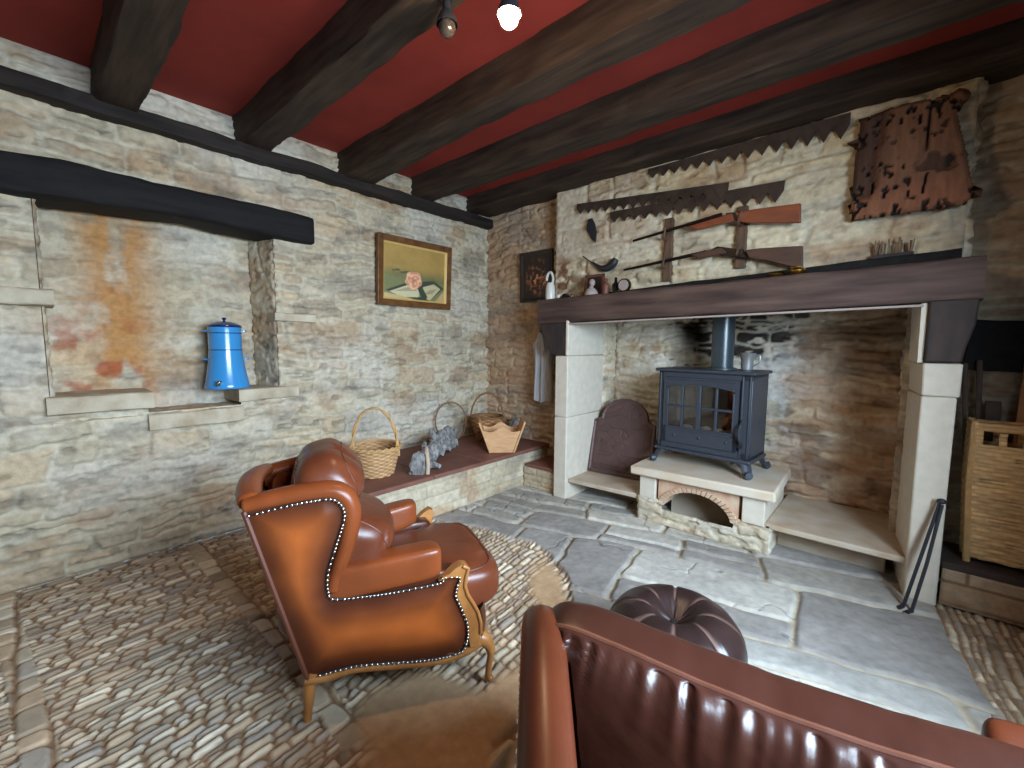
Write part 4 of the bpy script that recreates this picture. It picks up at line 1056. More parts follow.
# pale wooden trug with shaped ends
tr = thing('wooden_trug', 'pale wooden trug with wavy topped end board on the bench', 'trug', (.79, -.58, .394), R(46))
def tboard(y):
    pts = [(-.115, 0), (.115, 0), (.19, .215)]
    for k in range(13):
        x = .19 - .38 * k / 12; pts.append((x, .225 + .028 * math.exp(-(x / .05) ** 2) + .014 * math.cos(x * 26)))
    pts.append((-.19, .215))
    mb = MB(); mb.prism([(x, y, z) for x, z in pts], (0, .016, 0)); return mb
tboard(-.15).build('end_board', M['crate'], tr, tri=True, bevel=.003)
tboard(.134).build('end_board', M['crate'], tr, tri=True, bevel=.003)
for sg in (1, -1):
    mb = MB(); a = R(20.5) * sg
    mb.hexa([(sg * .112, -.165, 0), (sg * .130, -.165, 0), (sg * .130, .165, 0), (sg * .112, .165, 0)], [(sg * .222, -.165, .315), (sg * .240, -.165, .310), (sg * .240, .165, .310), (sg * .222, .165, .315)])
    mb.build('side_board', M['crate'], tr, bevel=.004)
MB().box((-.115, -.14, .004), (.115, .14, .016)).build('bottom_board', M['crate'], tr)

# grey rough stone lump at the back, right of the baskets
rnd = random.Random(9)
mb = MB(); mb.ball((0, 0, .13), .12, 18, (.8, .8, 1.1))
mb.v = [(x * (1 + .3 * (rnd.random() - .5)), y * (1 + .3 * (rnd.random() - .5)), max(0, z * (1 + .2 * (rnd.random() - .5)))) for x, y, z in mb.v]
o = mb.build('rough_stone', M['drift'], angle=20); o.location = (.62, -.15, .394); tag(o, 'rough pale grey stone lump in the corner behind the trug', 'stone')

# weathered driftwood on the bench
dw = thing('driftwood', 'long weathered grey driftwood root lying along the bench', 'driftwood', (.84, -1.69, .394))
def knot(path, rad, seed, seg=12):
    mb = MB(); mb.tube(path, rad, seg)
    V_ = np.array(mb.v); n1 = fbm(V_[:, 0] * 30 + V_[:, 2] * 22, V_[:, 1] * 30, seed, 3) - .5
    ctr = np.repeat(np.array(path, float), seg, 0)
    V2 = ctr + (V_ - ctr) * (1 + 1.1 * n1)[:, None]; V2[:, 2] = np.maximum(V2[:, 2], .0)
    mb.v = [tuple(p) for p in V2]; return mb
sm = lambda pts, n=6: [tuple(p) for p in smooth_path(pts, n)]
p1 = sm([(-.02, .06, .07), (-.10, .17, .085), (-.20, .33, .085), (-.33, .55, .10), (-.48, .80, .06)], 10)
def knots(path, rad, seed, name, mt='drift', seg=14, k=1.6, flat=None):
    mb = MB(); mb.tube(path, rad, seg, flat=flat); V_ = np.array(mb.v)
    n1 = fbm(V_[:, 0] * 34 + V_[:, 2] * 20, V_[:, 1] * 34, seed, 3) - .5; ctr = np.repeat(np.array(path, float), seg, 0)
    V2 = ctr + (V_ - ctr) * (1 + k * n1)[:, None]; V2[:, 2] = np.maximum(V2[:, 2], 0); mb.v = [tuple(p) for p in V2]
    return mb.build(name, M[mt], dw, angle=18)
knots(p1, [.058 + .022 * math.sin(i * .8) for i in range(len(p1))], 3, 'trunk')
knots(sm([(.03, -.01, 0), (.035, -.005, .09), (.02, 0, .185)], 8), [.062, .066, .066, .064, .066, .066, .066, .066, .064, .062, .06, .058, .054, .05, .044, .034, .02], 7, 'split_log', k=.8, flat=(.5, (1, -.6, 0)))
knots(sm([(.085, .055, 0), (.085, .06, .10), (.065, .065, .175), (.03, .09, .215)], 6), [.017] * 12 + [.02, .018, .016, .014, .012, .010, .008], 8, 'split_edge', 'driftface', k=.5)
for j, (q, r_) in enumerate((([(-.12, .22, .10), (-.16, .20, .17), (-.20, .24, .19)], .035), ([(-.30, .50, .10), (-.31, .52, .19), (-.30, .55, .25)], .062), ([(-.36, .60, .10), (-.37, .64, .20), (-.35, .67, .26)], .05), ([(-.42, .70, .08), (-.40, .76, .17), (-.42, .80, .21)], .045), ([(-.30, .47, .14), (-.34, .44, .23), (-.36, .43, .27)], .028), ([(-.05, .10, .06), (.03, .16, .05), (.07, .2, .02)], .04))):
    q = sm(q, 5); knots(q, [r_ * (1 - .55 * i / (len(q) - 1)) for i in range(len(q))], 13 + j, 'branch', seg=10)

# wicker log basket on the right-hand ledge
lb = thing('log_basket', 'large rectangular wicker log basket on the right ledge beside the jamb', 'basket', (4.17, -.29, .262))
LW, LH, LD = .52, .80, .17
def splint(n_rows, amp, w):
    def fn(U, V):
        rows = V / LH * n_rows + .5 * (vnoise(U * 6, V * 5, 19) - .5); row = np.floor(rows)
        x = U + .01 * (vnoise(U * 9, row, 7) - .5)
        st = np.floor(x / .066); ph = np.cos(x / .066 * np.pi + np.pi * row)
        rd = np.sqrt(np.clip(1 - ((rows % 1) * 2 - 1) ** 2, 0, 1))
        gap = vnoise(U * 16, row * 5.3, 11) < .16
        c = mixc(np.array(lin(130, 94, 58)), np.array(lin(224, 182, 126)), np.clip(.30 + .5 * rd + .14 * ph, 0, 1)) * (.72 + .5 * vnoise(U * 7, row * 3.7, 4))[..., None]
        c = c * np.where(gap & (rd < .8), .45, 1.)[..., None]
        h = .6 * amp * ph + .8 * amp * rd - gap * .006 + .004 * vnoise(U * 30, V * 60, 5)
        return h, c
    return fn
def top_holes(x0, pitch, half):
    return lambda U, V: (V > .665) & (V < .755) & (np.abs(((U - x0) % pitch) - pitch / 2) < half)
tap = lambda a: None
g = Grid()
g.panel((0, 0, .03), (1, 0, 0), (0, 0, 1), LW, LH - .03, .006, splint(36, .005, LW), mask=top_holes(.032, .092, .027), fade=0)
g.panel((LW, LD, .03), (-1, 0, 0), (0, 0, 1), LW, LH - .03, .008, splint(36, .005, LW), mask=top_holes(.032, .092, .027), fade=0)
g.panel((0, LD, .03), (0, -1, 0), (0, 0, 1), LD, LH - .03, .006, splint(36, .005, LD), mask=top_holes(.03, .10, .03), fade=0)
g.panel((LW, 0, .03), (0, 1, 0), (0, 0, 1), LD, LH - .03, .008, splint(36, .005, LD), mask=top_holes(.03, .10, .03), fade=0)
for a in g.v:
    k = (LH - a[:, 2]) / LH; cx_, cy_ = LW / 2, LD / 2
    a[:, 0] = cx_ + (a[:, 0] - cx_) * (1 - .10 * k ** 1.5); a[:, 1] = cy_ + (a[:, 1] - cy_) * (1 - .10 * k)
w_ = g.build('woven_side', M['wicker'], lb)
sol = w_.modifiers.new('thick', 'SOLIDIFY'); sol.thickness = .008; sol.offset = -1
for (x, y) in ((.01, .005), (LW - .01, .005), (.01, LD - .005), (LW - .01, LD - .005)):
    k = .10; xb = LW / 2 + (x - LW / 2) * (1 - k); yb = LD / 2 + (y - LD / 2) * (1 - k)
    mb = MB(); mb.tube([(xb, yb, 0.0), (x, y, LH * .6), (x, y, LH + .02)], .017, 8); mb.build('corner_post', M['cane'], lb)
mb = MB()
for z in (LH, LH - .022): mb.tube([(0, 0, z), (LW, 0, z), (LW, LD, z), (0, LD, z)], .012, 8, closed=True)
mb.build('rim', M['cane'], lb)
MB().box((.03, .02, .02), (LW - .03, LD - .02, .03)).build('bottom', M['canedark'], lb)

# tall tools standing behind the log basket
def stick(label, a, b, r_, mt='soil', name='wooden_pole', grp='wooden poles behind the log basket'):
    o = MB().tube([a, ((a[0] + b[0]) / 2 + .004, (a[1] + b[1]) / 2, (a[2] + b[2]) / 2), b], r_, 8).build(name, M[mt]); return tag(o, label, 'pole', grp)
stick('dark upright wooden pole nearest the right jamb, behind the wicker basket', (4.215, -.075, .263), (4.135, -.06, 1.40), .014)
stick('dark wooden pole second from the jamb, leaning behind the wicker basket', (4.245, -.08, .263), (4.195, -.06, 1.42), .014)
mb = MB(); mb.hexa([(4.27, -.09, .264), (4.335, -.09, .264), (4.335, -.075, .264), (4.27, -.075, .264)], [(4.235, -.065, 1.18), (4.30, -.065, 1.18), (4.30, -.05, 1.18), (4.235, -.05, 1.18)])
tag(mb.build('plank', M['soil'], bevel=.004), 'short grey brown plank end standing behind the wicker basket', 'plank')
o = hewn((4.145, -.005, 1.52), (XR, -.005, 1.46), .03, .15, 33, amp=.010, n=30).build('dark_strip', M['lintel'])  # dark timber strip added in place of a dark wall opening
tag(o, 'dark timber strip put in for a wall opening above the wicker basket', 'dark strip')
mb = MB(); mb.hexa([(4.345, -.105, .264), (4.55, -.105, .264), (4.55, -.085, .264), (4.345, -.085, .264)], [(4.372, -.075, 1.62), (4.58, -.075, 1.62), (4.58, -.055, 1.62), (4.372, -.055, 1.62)])
tag(mb.build('leaning_board', M['board'], bevel=.004), 'tan wooden board leaning on the wall behind the wicker basket', 'board')
# fire tongs leaning on the right jamb
ft = thing('fire_tongs', 'black iron fire tongs leaning against the right stone jamb', 'fire tongs', (3.985, -.60, 0))
mb = MB(); mb.tube([(.0, 0, .012), (.045, .045, .30), (.085, .115, .62)], .0085, 8); mb.build('rod', M['irondark'], ft)
mb = MB(); mb.tube([(-.035, .03, .012), (.02, .07, .32), (.075, .125, .62)], .0085, 8); mb.build('rod', M['irondark'], ft)
MB().ball((.082, .128, .635), .020, 10, (1.1, 1, .8)).build('hinge', M['irondark'], ft)
MB().tube([(-.035, .03, .012), (-.055, -.005, .010)], .011, 7).build('claw', M['irondark'], ft)
MB().tube([(0, 0, .012), (-.02, -.03, .010)], .011, 7).build('claw', M['irondark'], ft)

# ------------------------------------------------------------------ BLUE POT in the niche
bp_ = thing('enamel_pot', 'blue enamel two-tier pot with lid and tap in the wall niche', 'pot', (-.155, -2.775, 1.133), R(-20))
mb = MB(); mb.lathe([(.05, .0), (.152, .0), (.156, .012), (.150, .03), (.134, .12), (.122, .20), (.114, .285), (.113, .30), (.02, .30)], 40); mb.build('lower_body', M['blue'], bp_)
mb = MB(); mb.lathe([(.02, .303), (.113, .303), (.113, .313), (.112, .46), (.114, .478), (.02, .478)], 40); mb.build('upper_body', M['blue'], bp_)
for z, r_ in ((.301, .1145), (.480, .116), (.432, .113)):
    MB().tube([(r_ * math.cos(2 * math.pi * k / 48), r_ * math.sin(2 * math.pi * k / 48), z) for k in range(48)], .0035, 6, closed=True).build('rim_band', M['bluedark'], bp_)
mb = MB(); mb.lathe([(.002, .484), (.114, .484), (.112, .494), (.085, .510), (.045, .522), (.002, .525)], 36); lid = mb.build('lid', M['bluedark'], bp_)
lid['label'] = 'darker blue domed lid'
MB().lathe([(.002, .525), (.010, .525), (.009, .535), (.017, .545), (.012, .553), (.002, .555)], 16).build('lid_knob', M['bluedark'], lid)
for sg in (1, -1):
    for z, r_ in ((.215, .120), (.435, .113)):
        mb = MB(); mb.tube(sm([(-.025, sg * (r_ - .004), z + .01), (-.018, sg * (r_ + .03), z + .014), (.018, sg * (r_ + .03), z + .014), (.025, sg * (r_ - .004), z + .01)], 5), .0055, 7)
        mb.build('handle', M['blue'], bp_)
mb = MB(); mb.tube([(.14, -.03, .05), (.185, -.038, .048), (.195, -.04, .035)], .012, 9); mb.ball((.175, -.036, .062), .015, 10, (1, 1.4, .6)); mb.build('tap', M['nail'], bp_)['label'] = 'silver tap near the base'

# ------------------------------------------------------------------ CLOTH beside the left jamb
cl = Grid(); n = 40; k = 50
uu = np.linspace(0, 1, n); vv = np.linspace(0, 1, k); U, V = np.meshgrid(uu, vv)
ww = .055 + .055 * sstep(0, .18, V) + .0 * V
xx = 1.262 - .02 * V + (U - .5) * 2 * ww * (.95 + .05 * np.sin(V * 9)) + .02 * V; yy = -.12 + .022 * np.sin(U * 15 + 1.5 * V) * sstep(0, .3, V) - .015 * np.sin(U * np.pi)
zz = 1.62 - .74 * V - .10 * np.abs(U - .45) ** 1.3 * sstep(.3, 0, V) + .012 * np.sin(U * 9) * (V > .9)
P1 = np.stack([xx, yy - .02, zz], -1); P2 = np.stack([xx, -.06 + 0 * yy, zz], -1)
Pall = np.concatenate([P1, P2[:, ::-1]], 1)
cl.surf(Pall, np.array(lin(176, 176, 178)), wrap_u=True)
o = cl.build('hanging_cloth', M['cloth'])
o.location = (-.265, -.05, 0)
tag(o, 'folded grey cloth hanging on the wall left of the jamb', 'cloth')
MB().tube([(.995, 0.02, 1.60), (.995, -.19, 1.605), (.995, -.20, 1.63)], .007, 7).build('wall_hook', M['irondark'])
tag(bpy.data.objects['wall_hook'], 'dark iron hook holding the grey cloth', 'hook')

# ------------------------------------------------------------------ PICTURES
def picture(name, label, ctr, w, h, normal_rot, tilt, fw, paint, frame_mt, slip_mt, group, depth=.035):
    t = thing(name, label, 'picture', ctr, 0, group); t.rotation_euler = (R(tilt), 0, normal_rot)     # local: x right, z up, faces -y
    def ring(w0, h0, w1, h1, y0, y1):
        mb = MB()
        o_ = [(-w0 / 2, -h0 / 2), (w0 / 2, -h0 / 2), (w0 / 2, h0 / 2), (-w0 / 2, h0 / 2)]; i_ = [(-w1 / 2, -h1 / 2), (w1 / 2, -h1 / 2), (w1 / 2, h1 / 2), (-w1 / 2, h1 / 2)]
        for k in range(4):
            a, b2 = o_[k], o_[(k + 1) % 4]; c_, d_ = i_[(k + 1) % 4], i_[k]
            mb.hexa([(a[0], 0, a[1]), (b2[0], 0, b2[1]), (c_[0], 0, c_[1]), (d_[0], 0, d_[1])], [(a[0], y0, a[1]), (b2[0], y0, b2[1]), (c_[0], y1, c_[1]), (d_[0], y1, d_[1])])
        return mb
    ring(w, h, w - 2 * fw, h - 2 * fw, -depth, -depth * .75).build('frame', frame_mt, t, smooth=False, bevel=.005)
    w2, h2_ = w - 2 * fw, h - 2 * fw
    ring(w2, h2_, w2 - .036, h2_ - .036, -depth * .8, -depth * .4).build('gilt_slip', slip_mt, t, smooth=False)
    g = Grid(); nx, nz = 150, 110
    xs = np.linspace(-w2 / 2, w2 / 2, nx); zs = np.linspace(-h2_ / 2, h2_ / 2, nz); XX, ZZ = np.meshgrid(xs, zs)
    u_, v_ = (XX / w2 + .5), (ZZ / h2_ + .5)
    g.surf(np.stack([XX, 0 * XX - .012, ZZ], -1), paint(u_, v_)); g.build('canvas', M['paint'], t)
    MB().box((-w / 2 + .01, -.008, -h / 2 + .01), (w / 2 - .01, -.001, h / 2 - .01)).build('backing', M['darkframe'], t)
    return t
def quad(u, v, pts): return sstep(-.004, .006, poly_sd(u, v, np.array(pts)))
def still_life(u, v):
    c = mixc(np.array(lin(112, 108, 66)), np.array(lin(172, 138, 74)), sstep(.40, .62, v)) * (.85 + .3 * fbm(u * 9, v * 9, 501, 3))[..., None]
    c = mixc(c, np.array(lin(128, 128, 84)), sstep(.52, .40, v + .10 * u) * .8)
    # open book with dark covers
    for pts, col in (([(.05, .16), (.38, .34), (.80, .42), (.98, .30), (.72, .02), (.30, .04)], (62, 68, 54)), ([(.10, .14), (.38, .29), (.60, .28), (.55, .08), (.28, .06)], (206, 194, 152)),
                     ([(.56, .10), (.62, .28), (.80, .36), (.92, .28), (.74, .04)], (196, 182, 138)), ([(.16, .15), (.38, .25), (.54, .24), (.50, .19)], (168, 156, 120)), ([(.62, .13), (.72, .23), (.86, .28), (.78, .17)], (164, 148, 110)),
                     ([(.02, .02), (.02, .12), (.34, .07), (.55, .02)], (198, 172, 118)), ([(.82, .02), (.98, .25), (.98, .02)], (190, 160, 110))):
        c = mixc(c, np.array(lin(*col)), quad(u, v, pts))
    # ribbon and leaves
    c = mixc(c, np.array(lin(60, 72, 50)), quad(u, v, [(.52, .28), (.60, .30), (.70, .10), (.66, .02), (.58, .10)]))
    for (x, y, rx, ry) in ((.30, .50, .05, .02), (.22, .54, .04, .02), (.38, .52, .06, .018), (.50, .48, .05, .02), (.16, .52, .03, .014)):
        c = mixc(c, np.array(lin(86, 92, 62)), sstep(1.15, .85, np.hypot((u - x) / rx, (v - y) / ry)))
    # rose
    r = np.hypot((u - .47) / .13, (v - .38) / .17); a = np.arctan2(v - .38, u - .47)
    rose = np.array(lin(214, 132, 96)) + 0 * u[..., None]
    rose = mixc(rose, np.array(lin(236, 190, 152)), .5 + .5 * np.sin(r * 11 + 2.2 * np.sin(a * 3 + r * 4))); rose = mixc(rose, np.array(lin(178, 78, 58)), sstep(.45, .0, r) * .7)
    c = mixc(c, rose, sstep(1.04, .94, r + .07 * np.sin(a * 5)))
    return c
def dark_flowers(u, v):
    c = np.array(lin(44, 32, 26)) * (.8 + .5 * fbm(u * 5, v * 5, 511, 3))[..., None]
    s_ = sstep(.55, .68, fbm(u * 13, v * 13, 512, 3)) * sstep(.55, .3, np.hypot(u - .5, v - .45))
    c = mixc(c, np.array(lin(126, 74, 46)), s_)
    s_ = sstep(.62, .70, fbm(u * 17 + 9, v * 17, 513, 2)) * sstep(.35, .1, np.hypot((u - .55) * .8, (v - .38)))
    return mixc(c, np.array(lin(206, 128, 84)), s_)
picture('framed_painting', 'gilt framed still life of a rose on an open book, left wall', (.035, -1.093, 2.205), .905, .675, R(90), 3, .062, still_life, M['gilt'], M['gold'], 'framed pictures', depth=.045)
picture('framed_painting', 'small dark framed picture in the corner behind the mantel end', (.80, -.028, 2.235), .46, .545, 0, 2, .03, dark_flowers, M['darkframe'], M['darkframe'], 'framed pictures', depth=.025)

# ------------------------------------------------------------------ THINGS ON THE MANTEL
MP = lambda x: MZ(x) + .004
x = 1.235
t = thing('china_jug', 'tall pale china jug with hooked handle on the left mantel end', 'jug', (x, -.36, MP(x)))
MB().lathe([(.002, 0), (.043, 0), (.047, .02), (.046, .10), (.040, .14), (.030, .165), (.002, .165)], 22).build('body', M['white'], t)
MB().tube(sm([(.026, 0, .16), (.032, 0, .21), (.01, 0, .262), (-.022, 0, .262), (-.042, 0, .225), (-.046, 0, .19)], 5), .012, 8).build('handle', M['white'], t)
for x, r_, lab in ((1.325, .026, 'small pale glass ball beside the china jug on the mantel'), (1.47, .020, 'tiny dark glass ball left of the small frame on the mantel')):
    o = MB().ball((0, 0, r_), r_, 18).build('glass_ball', M['ballglass'] if r_ < .025 else M['white']); o.location = (x, -.34, MP(x)); tag(o, lab, 'glass ball')
o = MB().lathe([(.002, 0), (.045, 0), (.05, .02), (.03, .045), (.012, .05), (.002, .05)], 18).build('ink_pot', M['darkglass']); o.location = (1.40, -.33, MP(1.40)); tag(o, 'squat dark pot between the two glass balls on the mantel', 'pot')
t = thing('photo_frame', 'small reddish picture frame standing on the mantel behind a bust', 'picture frame', (1.66, -.27, MP(1.66)), 0)
t.rotation_euler = (R(-8), 0, 0)
mb = MB()
for a, b2 in (((-.105, 0, 0), (-.078, .014, .215)), ((.078, 0, 0), (.105, .014, .215)), ((-.105, 0, 0), (.105, .014, .028)), ((-.105, 0, .19), (.105, .014, .215))): mb.box(a, b2)
mb.build('frame', M['redwood'], t, bevel=.003); MB().box((-.08, .006, .02), (.08, .012, .2)).build('picture', M['darkframe'], t)
t = thing('figurine', 'small grey bust figurine in front of the reddish frame on the mantel', 'figurine', (1.70, -.36, MP(1.70)))
mb = MB(); mb.lathe([(.002, 0), (.062, 0), (.060, .03), (.045, .055), (.020, .075), (.016, .09), (.002, .09)], 18); mb.ball((.008, 0, .118), .030, 14, (.9, 1, 1.15)); mb.build('bust', M['grey'], t)
t = thing('figurine', 'small red brown carved figurine right of the reddish frame on the mantel', 'figurine', (1.835, -.34, MP(1.835)))
mb = MB(); mb.lathe([(.002, 0), (.030, 0), (.028, .04), (.034, .075), (.024, .10), (.010, .112), (.002, .112)], 16); mb.ball((0, 0, .128), .020, 12); mb.build('body', M['redwood'], t)
o = MB().lathe([(.002, 0), (.030, 0), (.031, .08), (.013, .105), (.012, .14), (.015, .142), (.002, .144)], 18).build('small_bottle', M['darkglass']); o.location = (1.93, -.33, MP(1.93)); tag(o, 'small black bottle left of the round glass on the mantel', 'bottle')
t = thing('mantel_clock', 'small round glass faced clock on the mantel under the lower gun', 'clock', (2.03, -.36, MP(2.03)))
MB().lathe([(.002, -.02), (.056, -.02), (.060, .0), (.056, .016), (.002, .016)], 26, (0, 0, .062), 'y').build('case', M['darkglass'], t)
MB().lathe([(.002, -.026), (.044, -.026), (.046, -.020), (.002, -.020)], 26, (0, 0, .062), 'y').build('dial', M['grey'], t)
MB().box((-.04, -.018, 0), (.04, .016, .010)).build('base', M['darkglass'], t)
o = MB().lathe([(.002, 0), (.030, 0), (.048, .012), (.052, .020), (.040, .024), (.002, .016)], 24).build('brass_dish', M['brass']); o.location = (3.165, -.38, MP(3.165)); tag(o, 'flat little brass dish on the mantel under the gun butts', 'dish')
o = MB().lathe([(.002, 0), (.028, 0), (.046, .016), (.050, .032), (.040, .048), (.020, .056), (.012, .062), (.002, .064)], 24).build('brass_pot', M['brass']); o.location = (3.29, -.37, MP(3.29)); tag(o, 'round brass pot right of the brass dish on the mantel', 'pot')
rnd = random.Random(3); mb = MB()
for k_ in range(26):
    xx_ = -.09 + .18 * rnd.random(); mb.tube([(xx_, rnd.uniform(-.012, .012), 0), (xx_ + rnd.uniform(-.012, .012), rnd.uniform(-.012, .012), rnd.uniform(.06, .12))], .0035, 5)
t = thing('hand_brush', 'tuft of upright dry bristles on the right end of the mantel', 'brush', (3.76, -.190, MP(3.76) + .080)); MB().box((-.10, -.016, -.002), (.10, .016, .02)).build('stock', M['corbel'], t); b0 = mb; b0.build('bristles', M['bristle'], t)

# ------------------------------------------------------------------ SAWS, GUNS, BOARD on the chimney breast
def saw(label, A, B, wA, wB, nt, y, endtop=None):
    """A, B: image positions of the two ends of the blade's top edge; wA/wB blade depth incl. teeth (m)"""
    a = at_y(*A, y); b_ = at_y(*B, y); d = b_ - a; L_ = math.hypot(d[0], d[2]); ux, uz = d[0] / L_, d[2] / L_
    nx, nz = uz, -ux                   # points down
    pts = [(0, 0), (L_, 0)]
    low = []
    for i in range(nt):
        t0 = i / nt; t1 = (i + .5) / nt; w = wA + (wB - wA) * t0
        low.append((t0 * L_, w * .46)); low.append((t1 * L_, w))
    low.append((L_, wB * .46))
    pts = pts + low[::-1]
    P = [(a[0] + ux * s + nx * q, y, a[2] + uz * s + nz * q) for s, q in pts]
    mb = MB(); mb.prism(P, (0, .005, 0)); o = mb.build('saw_blade', M['saw'], smooth=False, tri=True)
    return tag(o, label, 'saw blade', 'toothed saw blades on the chimney wall')
saw('longest toothed saw blade, high on the chimney wall just under the ceiling beam', (648, 169), (851, 112), .085, .16, 15, -.172)
saw('upper left toothed saw blade of the crossing pair above the guns', (577, 204), (729, 182), .10, .125, 15, -.180)
saw('lower toothed saw blade of the crossing pair, reaching furthest right above the guns', (610, 212), (785, 180), .10, .15, 14, -.172)
def flat(name, label, cat, px, y, th, mt, bevel=.004):
    P = [tuple(at_y(u, v, y)) for u, v in px]
    mb = MB(); mb.prism(P, (0, th, 0)); return tag(mb.build(name, M[mt], bevel=bevel, tri=True), label, cat)
flat('curved_blade', 'small dark leaf shaped iron blade above the powder horn', 'blade', [(588, 219), (592, 218), (595, 224), (596.5, 232), (595.5, 243), (591, 238), (587, 231), (586.5, 225)], -.175, .008, 'irondark', .002)
pth = [tuple(at_y(u, v, -.19)) for u, v in ((583, 256.5), (588, 260), (594, 263.5), (601, 268), (607, 268), (612, 265), (616, 259))]
pth = sm(pth, 4)
t = thing('powder_horn', 'dark curved powder horn hung above the mantel bust', 'horn', tuple(at_y(600, 267, -.19)))
off = np.array(t.location)
MB().tube([tuple(np.array(p) - off) for p in pth], [.006 + .030 * sstep(.2, .72, np.array(i / 24.)).item() - .006 * (i > 22) for i in range(25)], 10).build('horn', M['irondark'], t)
# gun rack posts with pegs
def rack(label, u0, v0, u1, v1, pegs):
    a = at_y(u0, v0, -.17); b_ = at_y(u1, v1, -.17)
    t = thing('gun_rack_post', label, 'gun rack', (a[0], -.17, b_[2]), 0, 'gun rack posts')
    h_ = a[2] - b_[2]
    mb = MB(); mb.box((-.035, -.005, 0), (.035, .05, h_)); mb.build('post', M['rack'], t, bevel=.006)
    for zp in pegs:
        z_ = at_y(u0, zp, -.17)[2] - b_[2]
        mb = MB(); mb.tube(sm([(-.01, .0, z_), (-.01, -.06, z_ - .01), (.0, -.085, z_ + .02), (.012, -.09, z_ + .065)], 4), [.016 - .0008 * i for i in range(13)], 8); mb.build('peg', M['rack'], t)
rack('left upright wooden gun rack post holding both barrels', 669, 218, 669, 281, (238, 266))
rack('right upright wooden gun rack post holding both stocks', 743, 206, 743, 268, (223, 255))
def gun(label, barrel, fore, stock, stock_mt, extras):
    y = -.235
    c0 = at_y(*stock[0], y); t = thing('shotgun', label, 'gun', (c0[0], y, c0[2]), 0, 'long guns on the rack')
    o_ = np.array(t.location)
    rel = lambda u, v, yy=y: tuple(at_y(u, v, yy) - o_)
    MB().tube([rel(*barrel[0]), rel(*barrel[1])], [.010, .015], 10).build('barrel', M['gunmetal'], t)
    for nm, px, mt in (('fore_end', fore, stock_mt), ('stock', stock, stock_mt)):
        mb = MB(); mb.prism([tuple(np.array(rel(u, v)) - np.array([0, .017, 0])) for u, v in px], (0, .034, 0)); mb.build(nm, M[mt], t, bevel=.006, tri=True)
    mb = MB(); mb.prism([tuple(np.array(rel(u, v)) - np.array([0, .015, 0])) for u, v in extras], (0, .030, 0)); mb.build('receiver', M['gunmetal'], t, bevel=.004, tri=True)
    mb = MB(); cx_, cz_ = extras[2]
    p = [rel(cx_ - 2, cz_ - 1), rel(cx_ + 2, cz_ + 4), rel(cx_ + 7, cz_ + 5), rel(cx_ + 11, cz_ + 1)]
    mb.tube(sm(p, 4), .005, 6); mb.build('trigger_guard', M['gunmetal'], t)
gun('long gun with reddish walnut stock, upper of the two on the rack', ((633, 241), (722, 214.5)), [(686, 227.5), (733, 213), (735, 221), (700, 229.5)],
    [(736, 212.5), (748, 210.5), (770, 207.5), (801, 203.5), (801, 223), (780, 223), (752, 223.5), (738, 222)], 'gunred', [(726, 213.5), (742, 211.5), (741, 220), (728, 222)])
gun('long gun with dark brown stock, lower of the two on the rack', ((624, 270), (706, 252)), [(690, 254.5), (722, 247.5), (728, 253), (700, 259)],
    [(745, 250.5), (760, 248.5), (803, 246), (803, 269), (796, 268), (768, 261), (750, 258.5)], 'gundark', [(706, 252), (718, 246.5), (744, 250), (746, 258), (722, 256)])
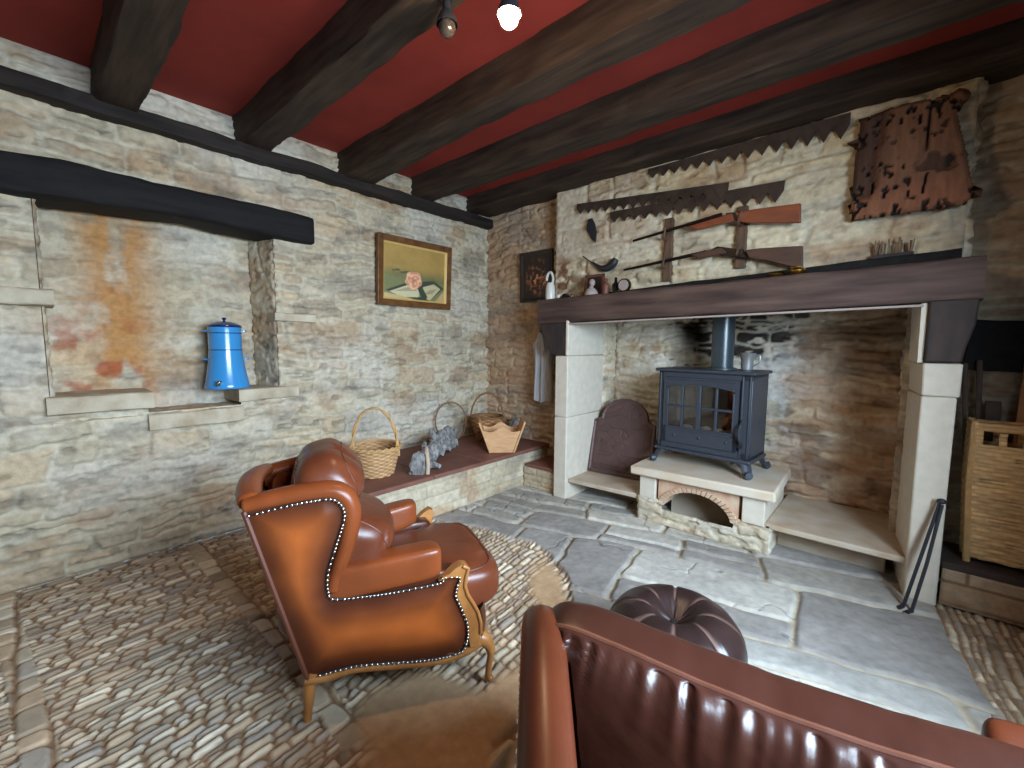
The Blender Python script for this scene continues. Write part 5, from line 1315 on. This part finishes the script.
# worm-eaten oak board
bo = np.array([(851, 221), (850, 200), (853, 165), (860, 118), (880, 109), (905, 103), (930, 98), (952, 95), (960, 97), (962, 108), (958, 112), (962, 130), (967, 150), (972, 175), (975, 196), (966, 204), (935, 209), (900, 214), (875, 218)])
BY = -.235
bw_ = np.array([at_y(u, v, BY) for u, v in bo])[:, [0, 2]]
bx0, bx1, bz0, bz1 = bw_[:, 0].min(), bw_[:, 0].max(), bw_[:, 1].min(), bw_[:, 1].max()
def board_fn(U, V):
    x = U + bx0; z = V + bz0
    sd = poly_sd(x, z, bw_)
    c = mixc(np.array(lin(96, 62, 44)), np.array(lin(126, 84, 58)), fbm(x * 9, z * 2.2, 601, 4)) * (.8 + .4 * fbm(x * 26, z * 5, 603, 3))[..., None]
    c = mixc(c, np.array(lin(150, 92, 62)), sstep(bz0 + .24, bz0 + .10, z) * .5)
    hol = sstep(.64, .68, fbm(x * 36, z * 26, 607, 2)) * sstep(.35, .55, fbm(x * 4.1, z * 4.1, 609, 2) + .06)
    big = sstep(1., .8, np.hypot((x - bx0 - .40) / .09, (z - bz0 - .27) / .055) + 1.6 * (fbm(x * 20, z * 20, 611, 2) - .5)) * .6
    slit = sstep(.006, .003, np.abs(x - (bx0 + .335 + .015 * (z - bz0)))) * sstep(bz1 - .33, bz1 - .28, z)
    slit2 = sstep(.008, .004, np.abs(x - (bx0 + .345) - .12 * (z - bz0 - .15))) * (np.abs(z - bz0 - .16) < .06)
    hol = np.clip(hol + big + slit + slit2, 0, 1)
    # ragged right edge, split left edge
    h = .044 + .010 * fbm(x * 30, z * 5, 613, 3) - hol * .03 - .02 * sstep(.03, 0, sd)
    left = sstep(.10, .05, x - (bx0 + .028 + .06 * (z - bz0)) + .03 * (fbm(x * 9, z * 16, 617, 3) - .5)) * sstep(bz0 + .10, bz0 + .16, z)
    h = h - left * .035; c = mixc(c, np.array(lin(60, 38, 28)), left * .8)
    c = mixc(c, np.array(lin(28, 19, 15)), hol)
    return h, c
g = Grid(); g.panel((bx0, -.205, bz0), (1, 0, 0), (0, 0, 1), bx1 - bx0, bz1 - bz0, .0065, board_fn,
                    mask=lambda U, V: poly_sd(U + bx0, V + bz0, bw_)  < 0, fade=0)
o = g.build('oak_board', M['worm']); so = o.modifiers.new('thick', 'SOLIDIFY'); so.thickness = .055; so.offset = -1
tag(o, 'large worm-eaten brown oak board hung high on the chimney wall', 'board')

# ------------------------------------------------------------------ BULBS under the beam
def lamp(label, x, y, z, lit):
    t = thing('hanging_bulb', label, 'light bulb', (x, y, z), 0, 'bare bulbs under the ceiling beam')
    top = 2.962 - z
    MB().lathe([(.028, top - .012), (.030, top), (.002, top)], 18).build('ceiling_rose', M['irondark'], t)
    MB().tube([(0, 0, top), (.004, 0, top * .6), (0, 0, .085)], .005, 7).build('flex', M['irondark'], t)
    MB().lathe([(.002, .105), (.012, .105), (.018, .09), (.019, .045), (.002, .045)], 18).build('socket', M['irondark'], t)
    MB().lathe([(.019, .062), (.030, .048), (.043, .020), (.047, .004), (.045, .003), (.041, .020), (.028, .046), (.017, .060)], 28, cap=False).build('reflector_cup', M['irondark'], t)
    MB().lathe([(.0015, -.045), (.016, -.042), (.031, -.028), (.037, -.008), (.034, .012), (.022, .032), (.016, .046), (.0015, .047)], 26).build('bulb', M['bulb'] if lit else M['bulboff'], t)
lamp('glowing bare bulb hanging from the beam near the top centre', 2.635, -2.52, 2.745, True)
lamp('dark unlit bulb left of the glowing one under the beam', 2.30, -2.545, 2.845, False)
